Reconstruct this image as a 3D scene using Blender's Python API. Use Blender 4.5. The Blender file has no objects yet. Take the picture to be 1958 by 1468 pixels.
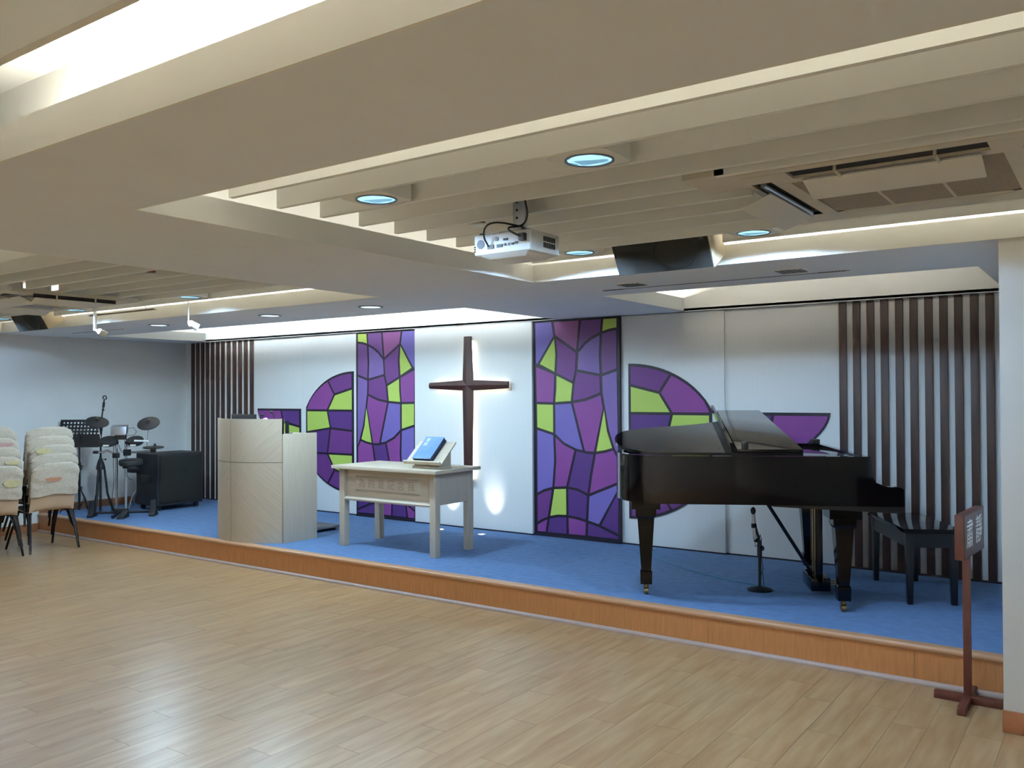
import bpy, bmesh, math, random
from mathutils import Vector, Matrix
random.seed(7)
SC = bpy.context.scene
COL = SC.collection

EXPO, GLOW, UPW, SPW = 0.79, 0.8, 6.0, 16.0
COVE, DOWN, STAGE, SLOT, REAR = 1.2, 40.0, 72.0, 34.0, 420.0

# ------------------------------------------------------------------ camera
cam_data = bpy.data.cameras.new('camera')
cam_data.sensor_fit = 'HORIZONTAL'; cam_data.sensor_width = 36.0
cam_data.lens = 1657.3 / 1958.0 * 36.0
cam_data.clip_start = 0.05; cam_data.clip_end = 100
cam = bpy.data.objects.new('camera', cam_data); COL.objects.link(cam)
YAW, PITCH, ROLL = 0.6147, 0.0117, -0.0053
_f = Vector((-math.sin(YAW)*math.cos(PITCH), math.cos(YAW)*math.cos(PITCH), math.sin(PITCH)))
_r = Vector((math.cos(YAW), math.sin(YAW), 0)); _u = _r.cross(_f)
_R = _r*math.cos(ROLL) + _u*math.sin(ROLL); _U = _u*math.cos(ROLL) - _r*math.sin(ROLL)
_m = Matrix((_R, _U, -_f)).transposed().to_4x4(); _m.translation = (0, 0, 1.6275)
cam.matrix_world = _m
SC.camera = cam

# ------------------------------------------------------------------ world and exposure
SC.view_settings.view_transform = 'Standard'; SC.view_settings.look = 'None'
SC.view_settings.exposure = EXPO; SC.view_settings.gamma = 1.0
SC.view_settings.use_curve_mapping = False
wd = bpy.data.worlds.new('world'); SC.world = wd; wd.use_nodes = True
wd.node_tree.nodes['Background'].inputs[0].default_value = (0.6, 0.7, 0.8, 1)
wd.node_tree.nodes['Background'].inputs[1].default_value = 0.02

cy = SC.cycles
cy.max_bounces = 7; cy.diffuse_bounces = 4; cy.glossy_bounces = 3; cy.transmission_bounces = 2
cy.caustics_reflective = False; cy.caustics_refractive = False
cy.use_light_tree = False; cy.use_adaptive_sampling = True; cy.adaptive_threshold = 0.07; cy.sample_clamp_indirect = 6.0

# ------------------------------------------------------------------ lights
WARM = (1.0, 0.94, 0.83); NEUT = (1.0, 0.96, 0.90); COOL = (0.44, 0.69, 1.0); CYAN = (0.55, 0.80, 1.0)
ZB = 2.361          # underside of the lowered ceiling
ZL = 2.475          # top of the recess lips
ZS = 2.80           # structural slab
def area_strip(name, x0, x1, y0, y1, z, power, color, rot=(math.pi, 0, 0)):
    l = bpy.data.lights.new(name, 'AREA'); l.shape = 'RECTANGLE'
    l.spread = math.radians(60 if name == 'slot_lamp' else 170 if name == 'deep_cove_lamp' else 180)
    l.size = max(x1-x0, 0.03); l.size_y = max(y1-y0, 0.03); l.energy = power; l.color = color
    o = bpy.data.objects.new(name, l); COL.objects.link(o)
    o.location = ((x0+x1)/2, (y0+y1)/2, z); o.rotation_euler = rot
    return o
def spot(name, loc, target, power, color, angle, blend=0.6, rad=0.05):
    l = bpy.data.lights.new(name, 'SPOT'); l.energy = power; l.color = color
    l.spot_size = math.radians(angle); l.spot_blend = blend; l.shadow_soft_size = rad
    o = bpy.data.objects.new(name, l); COL.objects.link(o); o.location = loc
    o.rotation_euler = (Vector(target)-Vector(loc)).to_track_quat('-Z', 'Y').to_euler()
    return o
# cove lamps hidden behind the recess lips (tubes lying in the troughs)
for x0, x1, y0, y1, p, c in ((-3.0, 1.8, 1.40, 1.44, 30, WARM), (-3.0, 1.8, 4.83, 4.87, 32, WARM), (-3.0, 1.8, 1.78, 1.82, 75, WARM), (-3.32, -3.28, 2.0, 4.7, 2, WARM),
                             (-10.3, -4.7, 4.83, 4.87, 32, WARM), (-10.3, -4.7, 1.78, 1.82, 45, WARM), (-10.42, -10.38, 5.9, 7.1, 12, NEUT),
                             (-3.46, -3.42, 5.9, 7.1, 12, WARM), (-3.0, 1.8, -1.64, -1.60, 20, WARM)):  # last strip is added behind the camera, out of view
    area_strip('deep_cove_lamp' if y0 == 1.78 else 'cove_lamp', x0, x1, y0, y1, 2.42, p*COVE, c)
# tubes mounted high on the near side of the slots above the stage wall, washing the fascia opposite
area_strip('slot_lamp', -10.0, -4.7, 0, 0.05, 2.62, SLOT, (0.80, 0.92, 1.0), (math.radians(100), 0, 0)).location.y = 5.72
area_strip('slot_lamp', -3.0, -0.8, 0, 0.05, 2.62, SLOT*0.06, WARM, (math.radians(100), 0, 0)).location.y = 5.68
# recessed downlights
for x, y, k in ((-2.58, 2.665, 0.65), (-1.54, 2.65, 0.65), (-1.58, 4.36, 1.25), (-2.64, 4.36, 1.25)):
    spot('downlight_lamp', (x, y, 2.424), (x, y, 0), DOWN*k, COOL, 165 if k > 1 else 162, 0.05 if k > 1 else 0.12, 0.07)
for x, y in ((-6.49, 4.44), (-8.33, 4.44), (-9.8, 4.44), (-6.6, 2.66)):
    spot('downlight_lamp', (x, y, 2.425), (x, y, 0), DOWN*0.3, COOL, 163, 0.12, 0.07)
for x in (-5.108, -6.387, -8.138):
    spot('downlight_lamp', (x, 5.20, ZB-0.015), (x, 5.5, 0), STAGE, CYAN, 164, 0.2, 0.08)
for x, y in ((-0.8, 0.3), (-6.5, 0.2)):  # added behind the camera, unseen, to bounce light onto the lowered ceiling
    spot('downlight_lamp', (x, y, 2.445), (x, y, 0), DOWN*4.0, (0.56, 0.79, 1.0), 125, 0.7, 0.07)
for x in (0.6, -2.6, -6.2):          # added unseen lamps: the brightened rear wall lights the slat faces
    spot('added_rear_fill', (x, -2.2, 2.34), (x, -3.2, 1.25), REAR, (1.0, 0.97, 0.92), 130, 0.6, 0.10)

# ------------------------------------------------------------------ helpers
def srgb(r, g, b):
    f = lambda c: ((c/255+0.055)/1.055)**2.4 if c > 10 else c/255/12.92
    return (f(r), f(g), f(b), 1)
MATS = {}
def mat(name, col, rough=0.6, metal=0.0, spec=0.5, var=0.0, scale=6.0, bump=0.0, bscale=200.0, coat=0.0, emit=None, stretch=None, rot=0.0, alpha=None, col2=None, objrand=False):
    """procedural material: base colour varied by noise, optional fine bump"""
    m = bpy.data.materials.new(name); m.use_nodes = True; nt = m.node_tree; b = nt.nodes['Principled BSDF']
    b.inputs['Base Color'].default_value = col; b.inputs['Roughness'].default_value = rough
    b.inputs['Metallic'].default_value = metal; b.inputs['Specular IOR Level'].default_value = spec
    if coat: b.inputs['Coat Weight'].default_value = coat; b.inputs['Coat Roughness'].default_value = 0.05
    if emit: b.inputs['Emission Color'].default_value = emit[0]; b.inputs['Emission Strength'].default_value = emit[1]
    tc = nt.nodes.new('ShaderNodeTexCoord'); mp = nt.nodes.new('ShaderNodeMapping')
    nt.links.new(tc.outputs['Object'], mp.inputs['Vector'])
    if stretch: mp.inputs['Scale'].default_value = stretch
    src = mp.outputs['Vector']
    if rot:
        mp2 = nt.nodes.new('ShaderNodeMapping'); mp2.inputs['Rotation'].default_value = (0, rot, 0)
        nt.links.new(tc.outputs['Object'], mp2.inputs['Vector']); nt.links.new(mp2.outputs['Vector'], mp.inputs['Vector'])
    if objrand:
        oi = nt.nodes.new('ShaderNodeObjectInfo'); sc = nt.nodes.new('ShaderNodeVectorMath'); sc.operation = 'SCALE'
        sc.inputs[0].default_value = (37.0, 91.0, 53.0); nt.links.new(oi.outputs['Random'], sc.inputs['Scale'])
        ad = nt.nodes.new('ShaderNodeVectorMath'); ad.operation = 'ADD'
        nt.links.new(src, ad.inputs[0]); nt.links.new(sc.outputs[0], ad.inputs[1]); src = ad.outputs[0]
    if var > 0 or col2:
        n = nt.nodes.new('ShaderNodeTexNoise'); n.inputs['Scale'].default_value = scale; n.inputs['Detail'].default_value = 3
        nt.links.new(src, n.inputs['Vector'])
        cr = nt.nodes.new('ShaderNodeValToRGB'); cr.color_ramp.elements[0].position = 0.3; cr.color_ramp.elements[1].position = 0.7
        c2 = col2 or tuple(min(1, c*(1+var)) for c in col[:3])+(1,)
        c1 = col if col2 else tuple(c*(1-var) for c in col[:3])+(1,)
        cr.color_ramp.elements[0].color = c1; cr.color_ramp.elements[1].color = c2
        nt.links.new(n.outputs['Fac'], cr.inputs['Fac'])
        last = cr.outputs['Color']
        if objrand:
            hs_ = nt.nodes.new('ShaderNodeHueSaturation'); mr = nt.nodes.new('ShaderNodeMapRange')
            mr.inputs['To Min'].default_value = 0.93; mr.inputs['To Max'].default_value = 1.06
            nt.links.new(oi.outputs['Random'], mr.inputs['Value']); nt.links.new(mr.outputs[0], hs_.inputs['Value'])
            nt.links.new(last, hs_.inputs['Color']); last = hs_.outputs['Color']
        nt.links.new(last, b.inputs['Base Color'])
    if bump > 0:
        n2 = nt.nodes.new('ShaderNodeTexNoise'); n2.inputs['Scale'].default_value = bscale; n2.inputs['Detail'].default_value = 1
        nt.links.new(tc.outputs['Object'], n2.inputs['Vector'])
        bp = nt.nodes.new('ShaderNodeBump'); bp.inputs['Strength'].default_value = bump; bp.inputs['Distance'].default_value = 0.01
        nt.links.new(n2.outputs['Fac'], bp.inputs['Height']); nt.links.new(bp.outputs['Normal'], b.inputs['Normal'])
    MATS[name] = m
    return m
def emission(name, col, strength):
    m = bpy.data.materials.new(name); m.use_nodes = True; nt = m.node_tree; nt.nodes.clear()
    e = nt.nodes.new('ShaderNodeEmission'); o = nt.nodes.new('ShaderNodeOutputMaterial')
    e.inputs[0].default_value = col+(1,); e.inputs[1].default_value = strength
    nt.links.new(e.outputs[0], o.inputs[0]); MATS[name] = m; return m

class MB:
    """collects shapes into one mesh"""
    def __init__(s): s.v = []; s.f = []
    def add(s, vs, fs):
        o = len(s.v); s.v += [tuple(v) for v in vs]; s.f += [tuple(i+o for i in f) for f in fs]; return s
    def box(s, x0, x1, y0, y1, z0, z1):
        return s.add([(x0,y0,z0),(x1,y0,z0),(x1,y1,z0),(x0,y1,z0),(x0,y0,z1),(x1,y0,z1),(x1,y1,z1),(x0,y1,z1)],
                     [(0,3,2,1),(4,5,6,7),(0,1,5,4),(1,2,6,5),(2,3,7,6),(3,0,4,7)])
    def hexa(s, p):   # eight corners: bottom four counter-clockwise, top four
        return s.add(p, [(0,3,2,1),(4,5,6,7),(0,1,5,4),(1,2,6,5),(2,3,7,6),(3,0,4,7)])
    def cyl(s, p0, p1, r0, r1=None, n=16, caps=True):
        r1 = r0 if r1 is None else r1; p0 = Vector(p0); p1 = Vector(p1); d = (p1-p0).normalized()
        a = d.orthogonal().normalized(); b = d.cross(a)
        vs = []
        for p, r in ((p0, r0), (p1, r1)):
            for i in range(n):
                t = 2*math.pi*i/n; vs.append(p + a*r*math.cos(t) + b*r*math.sin(t))
        fs = [(i, (i+1) % n, n+(i+1) % n, n+i) for i in range(n)]
        if caps: fs += [tuple(range(n-1, -1, -1)), tuple(range(n, 2*n))]
        return s.add(vs, fs)
    def tube(s, pts, r, n=8):
        pts = [Vector(p) for p in pts]; rs = r if isinstance(r, (list, tuple)) else [r]*len(pts); vs = []; prev = None
        for i, p in enumerate(pts):
            d = (pts[min(i+1, len(pts)-1)]-pts[max(i-1, 0)]).normalized()
            a = d.orthogonal().normalized() if prev is None else (prev - d*prev.dot(d)).normalized()
            prev = a; b = d.cross(a)
            for k in range(n):
                t = 2*math.pi*k/n; vs.append(p + a*rs[i]*math.cos(t) + b*rs[i]*math.sin(t))
        fs = []
        for i in range(len(pts)-1):
            for k in range(n): fs.append((i*n+k, i*n+(k+1) % n, (i+1)*n+(k+1) % n, (i+1)*n+k))
        fs += [tuple(range(n-1, -1, -1)), tuple(range((len(pts)-1)*n, len(pts)*n))]
        return s.add(vs, fs)
    def lathe(s, prof, c=(0,0,0), n=24, axis=(0,0,1)):   # profile of (radius, height)
        ax = Vector(axis).normalized(); a = ax.orthogonal().normalized(); b = ax.cross(a); c = Vector(c); vs = []
        for r, h in prof:
            for k in range(n):
                t = 2*math.pi*k/n; vs.append(c + ax*h + a*max(r, 1e-4)*math.cos(t) + b*max(r, 1e-4)*math.sin(t))
        fs = []
        for i in range(len(prof)-1):
            for k in range(n): fs.append((i*n+k, i*n+(k+1) % n, (i+1)*n+(k+1) % n, (i+1)*n+k))
        fs += [tuple(range(n-1, -1, -1)), tuple(range((len(prof)-1)*n, len(prof)*n))]
        return s.add(vs, fs)
    def prism(s, poly, fn0, fn1):   # polygon (a,b) mapped by two functions to the two end faces
        n = len(poly); vs = [fn0(*p) for p in poly]+[fn1(*p) for p in poly]
        return s.add(vs, [tuple(range(n-1, -1, -1)), tuple(range(n, 2*n))]+[(i, (i+1) % n, n+(i+1) % n, n+i) for i in range(n)])
    def zprism(s, poly, z0, z1): return s.prism(poly, lambda x, y: (x, y, z0), lambda x, y: (x, y, z1))
    def yprism(s, poly, y0, y1): return s.prism(poly, lambda x, z: (x, y0, z), lambda x, z: (x, y1, z))
    def xprism(s, poly, x0, x1): return s.prism(poly, lambda y, z: (x0, y, z), lambda y, z: (x1, y, z))
    def sphere(s, c, r, n=16, sc=(1,1,1)):
        m = n//2; prof = [(math.sin(math.pi*i/m), -math.cos(math.pi*i/m)) for i in range(m+1)]
        o = len(s.v); s.lathe([(q*r, h*r) for q, h in prof], (0,0,0), n)
        for i in range(o, len(s.v)):
            x, y, z = s.v[i]; s.v[i] = (c[0]+x*sc[0], c[1]+y*sc[1], c[2]+z*sc[2])
        return s
    def build(s, name, material, parent=None, bevel=0.0, smooth=35, seg=2, world=False):
        me = bpy.data.meshes.new(name)
        off = parent.location if (world and parent is not None) else Vector((0,0,0))
        me.from_pydata([(v[0]-off[0], v[1]-off[1], v[2]-off[2]) for v in s.v], [], s.f)
        bm = bmesh.new(); bm.from_mesh(me); bmesh.ops.recalc_face_normals(bm, faces=bm.faces[:])
        if bevel > 0:
            es = [e for e in bm.edges if len(e.link_faces) == 2 and e.calc_face_angle(0) > 0.6]
            bmesh.ops.bevel(bm, geom=es, offset=bevel, segments=seg, profile=0.6, affect='EDGES', clamp_overlap=True)
        bm.to_mesh(me); bm.free()
        if smooth:
            for p in me.polygons: p.use_smooth = True
            me.set_sharp_from_angle(angle=math.radians(smooth))
        if material is not None: me.materials.append(material)
        o = bpy.data.objects.new(name, me); COL.objects.link(o)
        if parent is not None: o.parent = parent
        return o
def tag(o, label=None, cat=None, group=None, kind=None):
    if label: o['label'] = label
    if cat: o['category'] = cat
    if group: o['group'] = group
    if kind: o['kind'] = kind
    return o
def thing(name, label, cat, loc=(0,0,0), rz=0.0, group=None):
    o = bpy.data.objects.new(name, None); COL.objects.link(o); o.location = loc; o.rotation_euler = (0, 0, rz)
    o.empty_display_size = 0.05
    return tag(o, label, cat, group)
def struct(name, mb, m, label=None, parent=None, **k):
    o = mb.build(name, m, parent, **k); o['kind'] = 'structure'
    if label: o['label'] = label
    return o
def dup(root, loc, rz=None, label=None, group=None):
    r = root.copy(); COL.objects.link(r); r.location = loc
    if rz is not None: r.rotation_euler = (0, 0, rz)
    if label: r['label'] = label
    if group: r['group'] = group
    for ch in root.children:
        c = ch.copy(); COL.objects.link(c); c.parent = r
        for g in ch.children:
            d = g.copy(); COL.objects.link(d); d.parent = c
    return r
def text_mb(body, size, depth=0.002):
    """flat lettering as a mesh builder in the XY plane, centred"""
    cu = bpy.data.curves.new('lettering', 'FONT'); cu.body = body; cu.size = size; cu.align_x = 'CENTER'; cu.align_y = 'CENTER'; cu.extrude = depth
    cu.resolution_u = 3
    o = bpy.data.objects.new('lettering', cu); COL.objects.link(o)
    me = o.evaluated_get(bpy.context.evaluated_depsgraph_get()).to_mesh()
    mb = MB(); mb.add([v.co[:] for v in me.vertices], [tuple(p.vertices) for p in me.polygons])
    o.to_mesh_clear(); bpy.data.objects.remove(o); bpy.data.curves.remove(cu)
    return mb
def xf(mb, fn): mb.v = [tuple(fn(*v)) for v in mb.v]; return mb
def inset(poly, d):
    """offset a polygon inwards by d (mitred)"""
    n = len(poly); a = sum(poly[i][0]*poly[(i+1) % n][1]-poly[(i+1) % n][0]*poly[i][1] for i in range(n))
    if a < 0: poly = poly[::-1]
    out = []
    for i in range(n):
        p0, p1, p2 = Vector(poly[i-1]), Vector(poly[i]), Vector(poly[(i+1) % n])
        d1 = (p1-p0).normalized(); d2 = (p2-p1).normalized(); n1 = Vector((-d1.y, d1.x)); n2 = Vector((-d2.y, d2.x))
        b = n1+n2; k = max(0.35, 1+n1.dot(n2)); out.append(tuple(p1 + b*(d/k)))
    return out

# ------------------------------------------------------------------ materials
M_wall = mat('white_paint', srgb(232, 232, 228), 0.7, var=0.02, scale=3, bump=0.05, bscale=300)
M_fabric = mat('white_wall_panel', srgb(232, 233, 230), 0.75, var=0.010, scale=1.0, stretch=(90, 1, 3), bump=0.05, bscale=400)
M_ceil = mat('ceiling_paint', srgb(230, 235, 240), 0.8, var=0.015, scale=4)
M_slat = mat('cream_slat_paint', srgb(236, 236, 230), 0.6, var=0.015, scale=5)
M_plank = mat('maple_laminate', srgb(156, 120, 82), 0.32, var=0.0, col2=srgb(176, 146, 108), scale=2.2, stretch=(9, 1.1, 1), objrand=True, spec=0.5)
M_subfloor = mat('floor_joint', srgb(120, 90, 62), 0.6, var=0.1)
M_carpet = mat('blue_carpet', srgb(106, 136, 180), 0.95, var=0.10, scale=14, bump=0.5, bscale=500, spec=0.1)
M_cherry = mat('cherry_veneer', srgb(192, 132, 82), 0.42, var=0.12, scale=5, stretch=(14, 14, 1.2))
M_lip = mat('stage_nosing_wood', srgb(186, 140, 104), 0.35, var=0.06, scale=8, stretch=(1, 10, 10))
M_kick = mat('pale_metal_strip', srgb(170, 148, 138), 0.4, metal=0.0, var=0.05, scale=9)
M_base = mat('orange_baseboard', srgb(158, 104, 70), 0.5, var=0.06, scale=9)
M_walnut = mat('dark_walnut', srgb(58, 36, 28), 0.45, var=0.25, scale=4, stretch=(20, 20, 1.5))
M_black = mat('matt_black', srgb(20, 22, 26), 0.5, var=0.1, scale=20)
M_lead = mat('black_leading', srgb(22, 14, 34), 0.5, var=0.1, scale=10)
M_cross = mat('mahogany', srgb(52, 23, 22), 0.4, var=0.18, scale=6, stretch=(8, 8, 1))
M_ash = mat('pale_ash', srgb(196, 183, 162), 0.5, var=0.06, scale=3.5, stretch=(22, 22, 1.2))
M_ashx = mat('pale_ash_lengthwise', srgb(198, 185, 164), 0.5, var=0.06, scale=3.5, stretch=(1.2, 22, 22))
M_ash1 = mat('pale_ash_diagonal_up', srgb(184, 170, 150), 0.5, var=0.08, scale=3.5, stretch=(26, 1, 1.1), rot=math.radians(-45))
M_ash2 = mat('pale_ash_diagonal_down', srgb(184, 170, 150), 0.5, var=0.08, scale=3.5, stretch=(26, 1, 1.1), rot=math.radians(45))
M_groove = mat('dark_groove', srgb(96, 84, 72), 0.8, var=0.05)
M_carve = mat('carved_letter', srgb(164, 148, 120), 0.7, var=0.05)
M_piano = mat('piano_lacquer', srgb(5, 5, 6), 0.06, spec=0.25, var=0.05, scale=3)
M_pianom = mat('piano_satin_black', srgb(14, 14, 16), 0.35, var=0.1, scale=6)
M_brass = mat('brass', srgb(150, 128, 84), 0.35, metal=0.9, var=0.1)
M_steel = mat('steel', srgb(190, 192, 198), 0.28, metal=0.9, var=0.05)
M_chrome = mat('chrome_tube', srgb(214, 216, 222), 0.22, metal=0.8, var=0.04)
M_plasticw = mat('white_plastic', srgb(222, 222, 216), 0.45, var=0.02)
M_acw = mat('yellowed_plastic', srgb(206, 200, 182), 0.5, var=0.04, scale=5)
M_acgrille = mat('intake_mesh', srgb(150, 140, 122), 0.7, var=0.08, scale=60)
M_dark = mat('dark_opening', srgb(34, 30, 28), 0.8, var=0.1)
M_grille = mat('speaker_mesh', srgb(30, 30, 26), 0.9, var=0.12, scale=120, bump=0.4, bscale=700)
M_spk = mat('speaker_cabinet', srgb(176, 162, 134), 0.5, var=0.05, scale=8)
M_amp = mat('amp_vinyl', srgb(30, 32, 38), 0.7, var=0.12, scale=90, bump=0.3, bscale=600)
M_rubber = mat('rubber_pad', srgb(24, 24, 26), 0.6, var=0.08, scale=20)
M_chair = mat('beige_moulded_shell', srgb(198, 170, 142), 0.5, var=0.04, scale=10)
M_cover = mat('cream_terry_cover', srgb(188, 176, 158), 0.95, var=0.07, scale=30, bump=0.6, bscale=90)
M_covery = mat('faded_yellow_print', srgb(192, 180, 136), 0.95, var=0.1, scale=30)
M_coverr = mat('faded_red_print', srgb(184, 132, 104), 0.95, var=0.1, scale=30)
M_coverp = mat('faded_pink_print', srgb(190, 152, 148), 0.95, var=0.1, scale=30)
M_legb = mat('black_gloss_tube', srgb(16, 15, 16), 0.25, var=0.1)
M_sign = mat('red_brown_sign_wood', srgb(84, 40, 30), 0.45, var=0.15, scale=5, stretch=(12, 12, 1.5))
M_letter = mat('white_lettering', srgb(232, 230, 226), 0.6, var=0.02)
M_signface = mat('sign_face', srgb(88, 60, 60), 0.4, var=0.06, scale=6)
M_book = mat('blue_book_cover', srgb(112, 150, 198), 0.18, var=0.10, scale=9, bump=0.35, bscale=28, coat=0.7)
M_bookd = mat('navy_page_edge', srgb(34, 48, 76), 0.4, var=0.1)
M_cable = mat('teal_cable', srgb(44, 124, 150), 0.5, var=0.05)
M_red = mat('orange_sprinkler', srgb(176, 92, 60), 0.5, var=0.1)
M_greyp = mat('grey_plastic', srgb(112, 116, 124), 0.6, var=0.08)
M_pink = mat('pale_pink_cloth', srgb(224, 206, 222), 0.9, var=0.04, bump=0.4, bscale=60)
M_string = mat('red_ribbon', srgb(190, 96, 70), 0.7, var=0.05)
M_reflector = mat('lamp_reflector', srgb(220, 226, 230), 0.2, metal=0.7, var=0.03)
M_louver = mat('grey_louvre', srgb(120, 128, 136), 0.4, metal=0.4, var=0.06)
E_down = emission('downlight_glow', (0.36, 0.74, 1.0), 2.6*GLOW)
E_down2 = emission('downlight_glow_pale', (0.66, 0.90, 1.0), 3.0*GLOW)
E_spot = emission('spotlight_glow', (0.92, 0.97, 1.0), 6.0*GLOW)
E_led = emission('warm_led', (1.0, 0.88, 0.70), 8.0*GLOW)
E_up = emission('uplight_glow', (0.95, 0.97, 1.0), 6.0*GLOW)
PANE = {}
for k, c in dict(lime=(176, 202, 92), pink=(136, 80, 136), purp=(108, 66, 130), plum=(102, 48, 122), viol=(120, 94, 160), blue=(112, 98, 172),
                 magn=(130, 62, 138), dark=(80, 42, 116)).items():
    PANE[k] = mat('pane_'+k, srgb(*c), 0.55, var=0.05, scale=2.5)

# ------------------------------------------------------------------ room shell
XL, XR, Y0, YW, HS, YS = -10.75, 3.0, -3.2, 7.30, 0.216, 5.279
floor = struct('floor', MB().box(XL, XR, Y0, YS+0.02, -0.06, -0.008), M_subfloor, 'pale maple laminate floor of the hall', smooth=0)
PW, PL = 0.158, 0.93
plank_me = None; rest = MB()
nx = int((XR-XL)/PW)+1
for i in range(nx):
    xa = XL + i*PW
    off = [0.0, 0.37, 0.71, 0.18, 0.55][i % 5]*PL + 0.07*math.sin(i*2.3)
    y = Y0 - off
    while y < YS:
        ya, yb = y, y+PL; y = yb
        xc, yc = xa+PW/2, (ya+yb)/2
        full = ya >= Y0 and yb <= YS-0.005 and xa+PW <= XR
        seen = yc > 1.3 and xc > -4.05-(yc-1.82)*2.22-0.7 and xc < -4.05+(yc-1.82)*1.455+0.8 and xc > -10.8 and xc < -0.2
        if seen and full:
            if plank_me is None:
                o = MB().box(-PW/2+0.0006, PW/2-0.0006, -PL/2+0.0008, PL/2-0.0008, -0.008, 0).build('plank', M_plank, floor, smooth=0)
                plank_me = o.data
            else:
                o = bpy.data.objects.new('plank', plank_me); COL.objects.link(o); o.parent = floor
            o.location = (xc, yc, 0)
        else:
            a, b = max(ya, Y0), min(yb, YS-0.002)
            if b-a > 0.02: rest.box(xa+0.0006, min(xa+PW, XR)-0.0006, a+0.0008, b-0.0008, -0.008, 0)
tag(rest.build('laminate_planking', M_plank, floor, smooth=0), kind='stuff')

struct('wall_left', MB().box(XL-0.1, XL, Y0, YW+0.1, 0, ZS), M_wall, 'plain white side wall', smooth=0)
wall_back = struct('wall_back', MB().box(XL, XR, YW, YW+0.1, 0, ZS), M_wall, 'white panelled wall behind the stage', smooth=0)
struct('wall_right', MB().box(-0.487, XR+0.1, 4.76, 5.3, 0, ZB+0.02).box(-0.487, XR+0.1, 5.3, YW, 0, ZB+0.02), M_wall, 'white wall return at the end of the stage', smooth=0)
struct('wall_side', MB().box(XR, XR+0.1, Y0, 4.76, 0, ZS), M_wall, 'side wall behind the viewer', smooth=0)
struct('wall_rear', MB().box(XL, XR, Y0-0.1, Y0, 0, ZS), M_wall, 'rear wall behind the viewer', smooth=0)
struct('baseboard_right', MB().box(-0.493, XR, 4.748, 4.76, 0, 0.105), M_base, 'orange wood baseboard of the wall return', bevel=0.003)
struct('baseboard_left', MB().box(XL, XL+0.014, Y0, YS, 0, 0.10).box(XL, XL+0.014, YS, YW, HS, HS+0.09), M_base, 'orange wood baseboard along the side wall', bevel=0.003)

# stage platform
stage = struct('stage_platform', MB().box(XL, -0.487, YS, YW, 0, HS-0.008), M_cherry, 'low wooden stage with blue carpet', smooth=0)
MB().box(XL+0.016, -0.489, YS+0.05, YW-0.004, HS-0.008, HS).build('carpet', M_carpet, stage, smooth=0)
nose = [(YS-0.016, HS-0.030), (YS-0.020, HS-0.022), (YS-0.020, HS-0.010), (YS-0.014, HS-0.001), (YS-0.004, HS+0.003), (YS+0.05, HS+0.003), (YS+0.05, HS-0.008), (YS, HS-0.008), (YS, HS-0.030)]
MB().xprism(nose, XL+0.016, -0.49).build('nosing', M_lip, stage, smooth=50)
fx = XL+0.016
while fx < -0.6:      # veneer boards of the riser
    fx2 = min(fx+1.22, -0.49)
    MB().box(fx+0.001, fx2-0.001, YS-0.008, YS, 0.0, HS-0.030).build('riser_board', M_cherry, stage, smooth=0)
    fx = fx2
kick = [(YS-0.030, 0.0), (YS-0.030, 0.006), (YS-0.026, 0.016), (YS-0.018, 0.023), (YS-0.0085, 0.026), (YS-0.0085, 0.0)]
MB().xprism(kick, XL+0.016, -0.495).build('kick_strip', M_kick, stage, smooth=50)

# ------------------------------------------------------------------ lowered ceiling with recesses
HOLES = dict(A=(-3.17, 1.9, -1.5, 1.283), A2=(-10.4, -4.568, -1.5, 1.283), B=(-3.17, 1.9, 1.93, 4.744), C=(-10.5, -4.568, 1.93, 4.744),
             D1=(-10.15, -4.552, 5.765, 7.19), D2=(-3.195, -0.69, 5.715, 7.19))
T = 0.012
CUT = [(a-T, b+T, c-T, d+(T if k[0] != 'D' else 0)) for k, (a, b, c, d) in HOLES.items()]
xs = sorted({XL, XR, *[h[0] for h in CUT], *[h[1] for h in CUT]})
ys = sorted({Y0, YW, *[h[2] for h in CUT], *[h[3] for h in CUT]})
cb = MB()
for a, b in zip(ys, ys[1:]):
    run = None
    for c, d in zip(xs, xs[1:]):
        mx, my = (a+b)/2, (c+d)/2
        hole = any(h[0] < my < h[1] and h[2] < mx < h[3] for h in CUT)
        if not hole:
            run = [c, d] if run is None else [run[0], d]
        if (hole or d == xs[-1]) and run:
            cb.box(run[0], run[1], a, b, ZB, ZB+0.02); run = None
ceiling = struct('ceiling', cb, M_ceil, 'cream lowered ceiling with lit recesses', smooth=0)
tag(MB().box(XL, XR, Y0, YW, ZS, ZS+0.1).build('slab', M_slat, ceiling, smooth=0))
T = 0.012
for k, (a, b, c, d) in HOLES.items():
    e = ZL
    MB().box(a-T, b+T, c-T, c, ZB, e).build('recess_lip', M_slat, ceiling, smooth=0)
    if k[0] != 'D': MB().box(a-T, b+T, d, d+T, ZB, e).build('recess_lip', M_slat, ceiling, smooth=0)
    MB().box(a-T, a, c, d, ZB, e).build('recess_lip', M_slat, ceiling, smooth=0)
    MB().box(b, b+T, c, d, ZB, e).build('recess_lip', M_slat, ceiling, smooth=0)
for a, b, c, d in ((XL, XR, 1.59, 1.61), (XL, XR, 5.02, 5.04), (-3.50, -3.48, 1.61, 5.02), (-4.32, -4.30, 1.61, 5.02), (-3.88, -3.86, 5.04, YW), (XL, XR, -1.82, -1.80), (-3.88, -3.86, -1.8, 1.59)):
    MB().box(a, b, c, d, ZB+0.02, ZS).build('cove_back', M_slat, ceiling, smooth=0)
struct('trim_1', MB().box(-10.15, -4.552, 7.19, YW, ZB-0.004, ZS), M_slat, 'pale fascia above the cross wall', smooth=0)
struct('trim_2', MB().box(-3.195, -0.69, 7.19, YW, ZB-0.004, ZS), M_slat, 'pale fascia above the piano wall', smooth=0)
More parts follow.
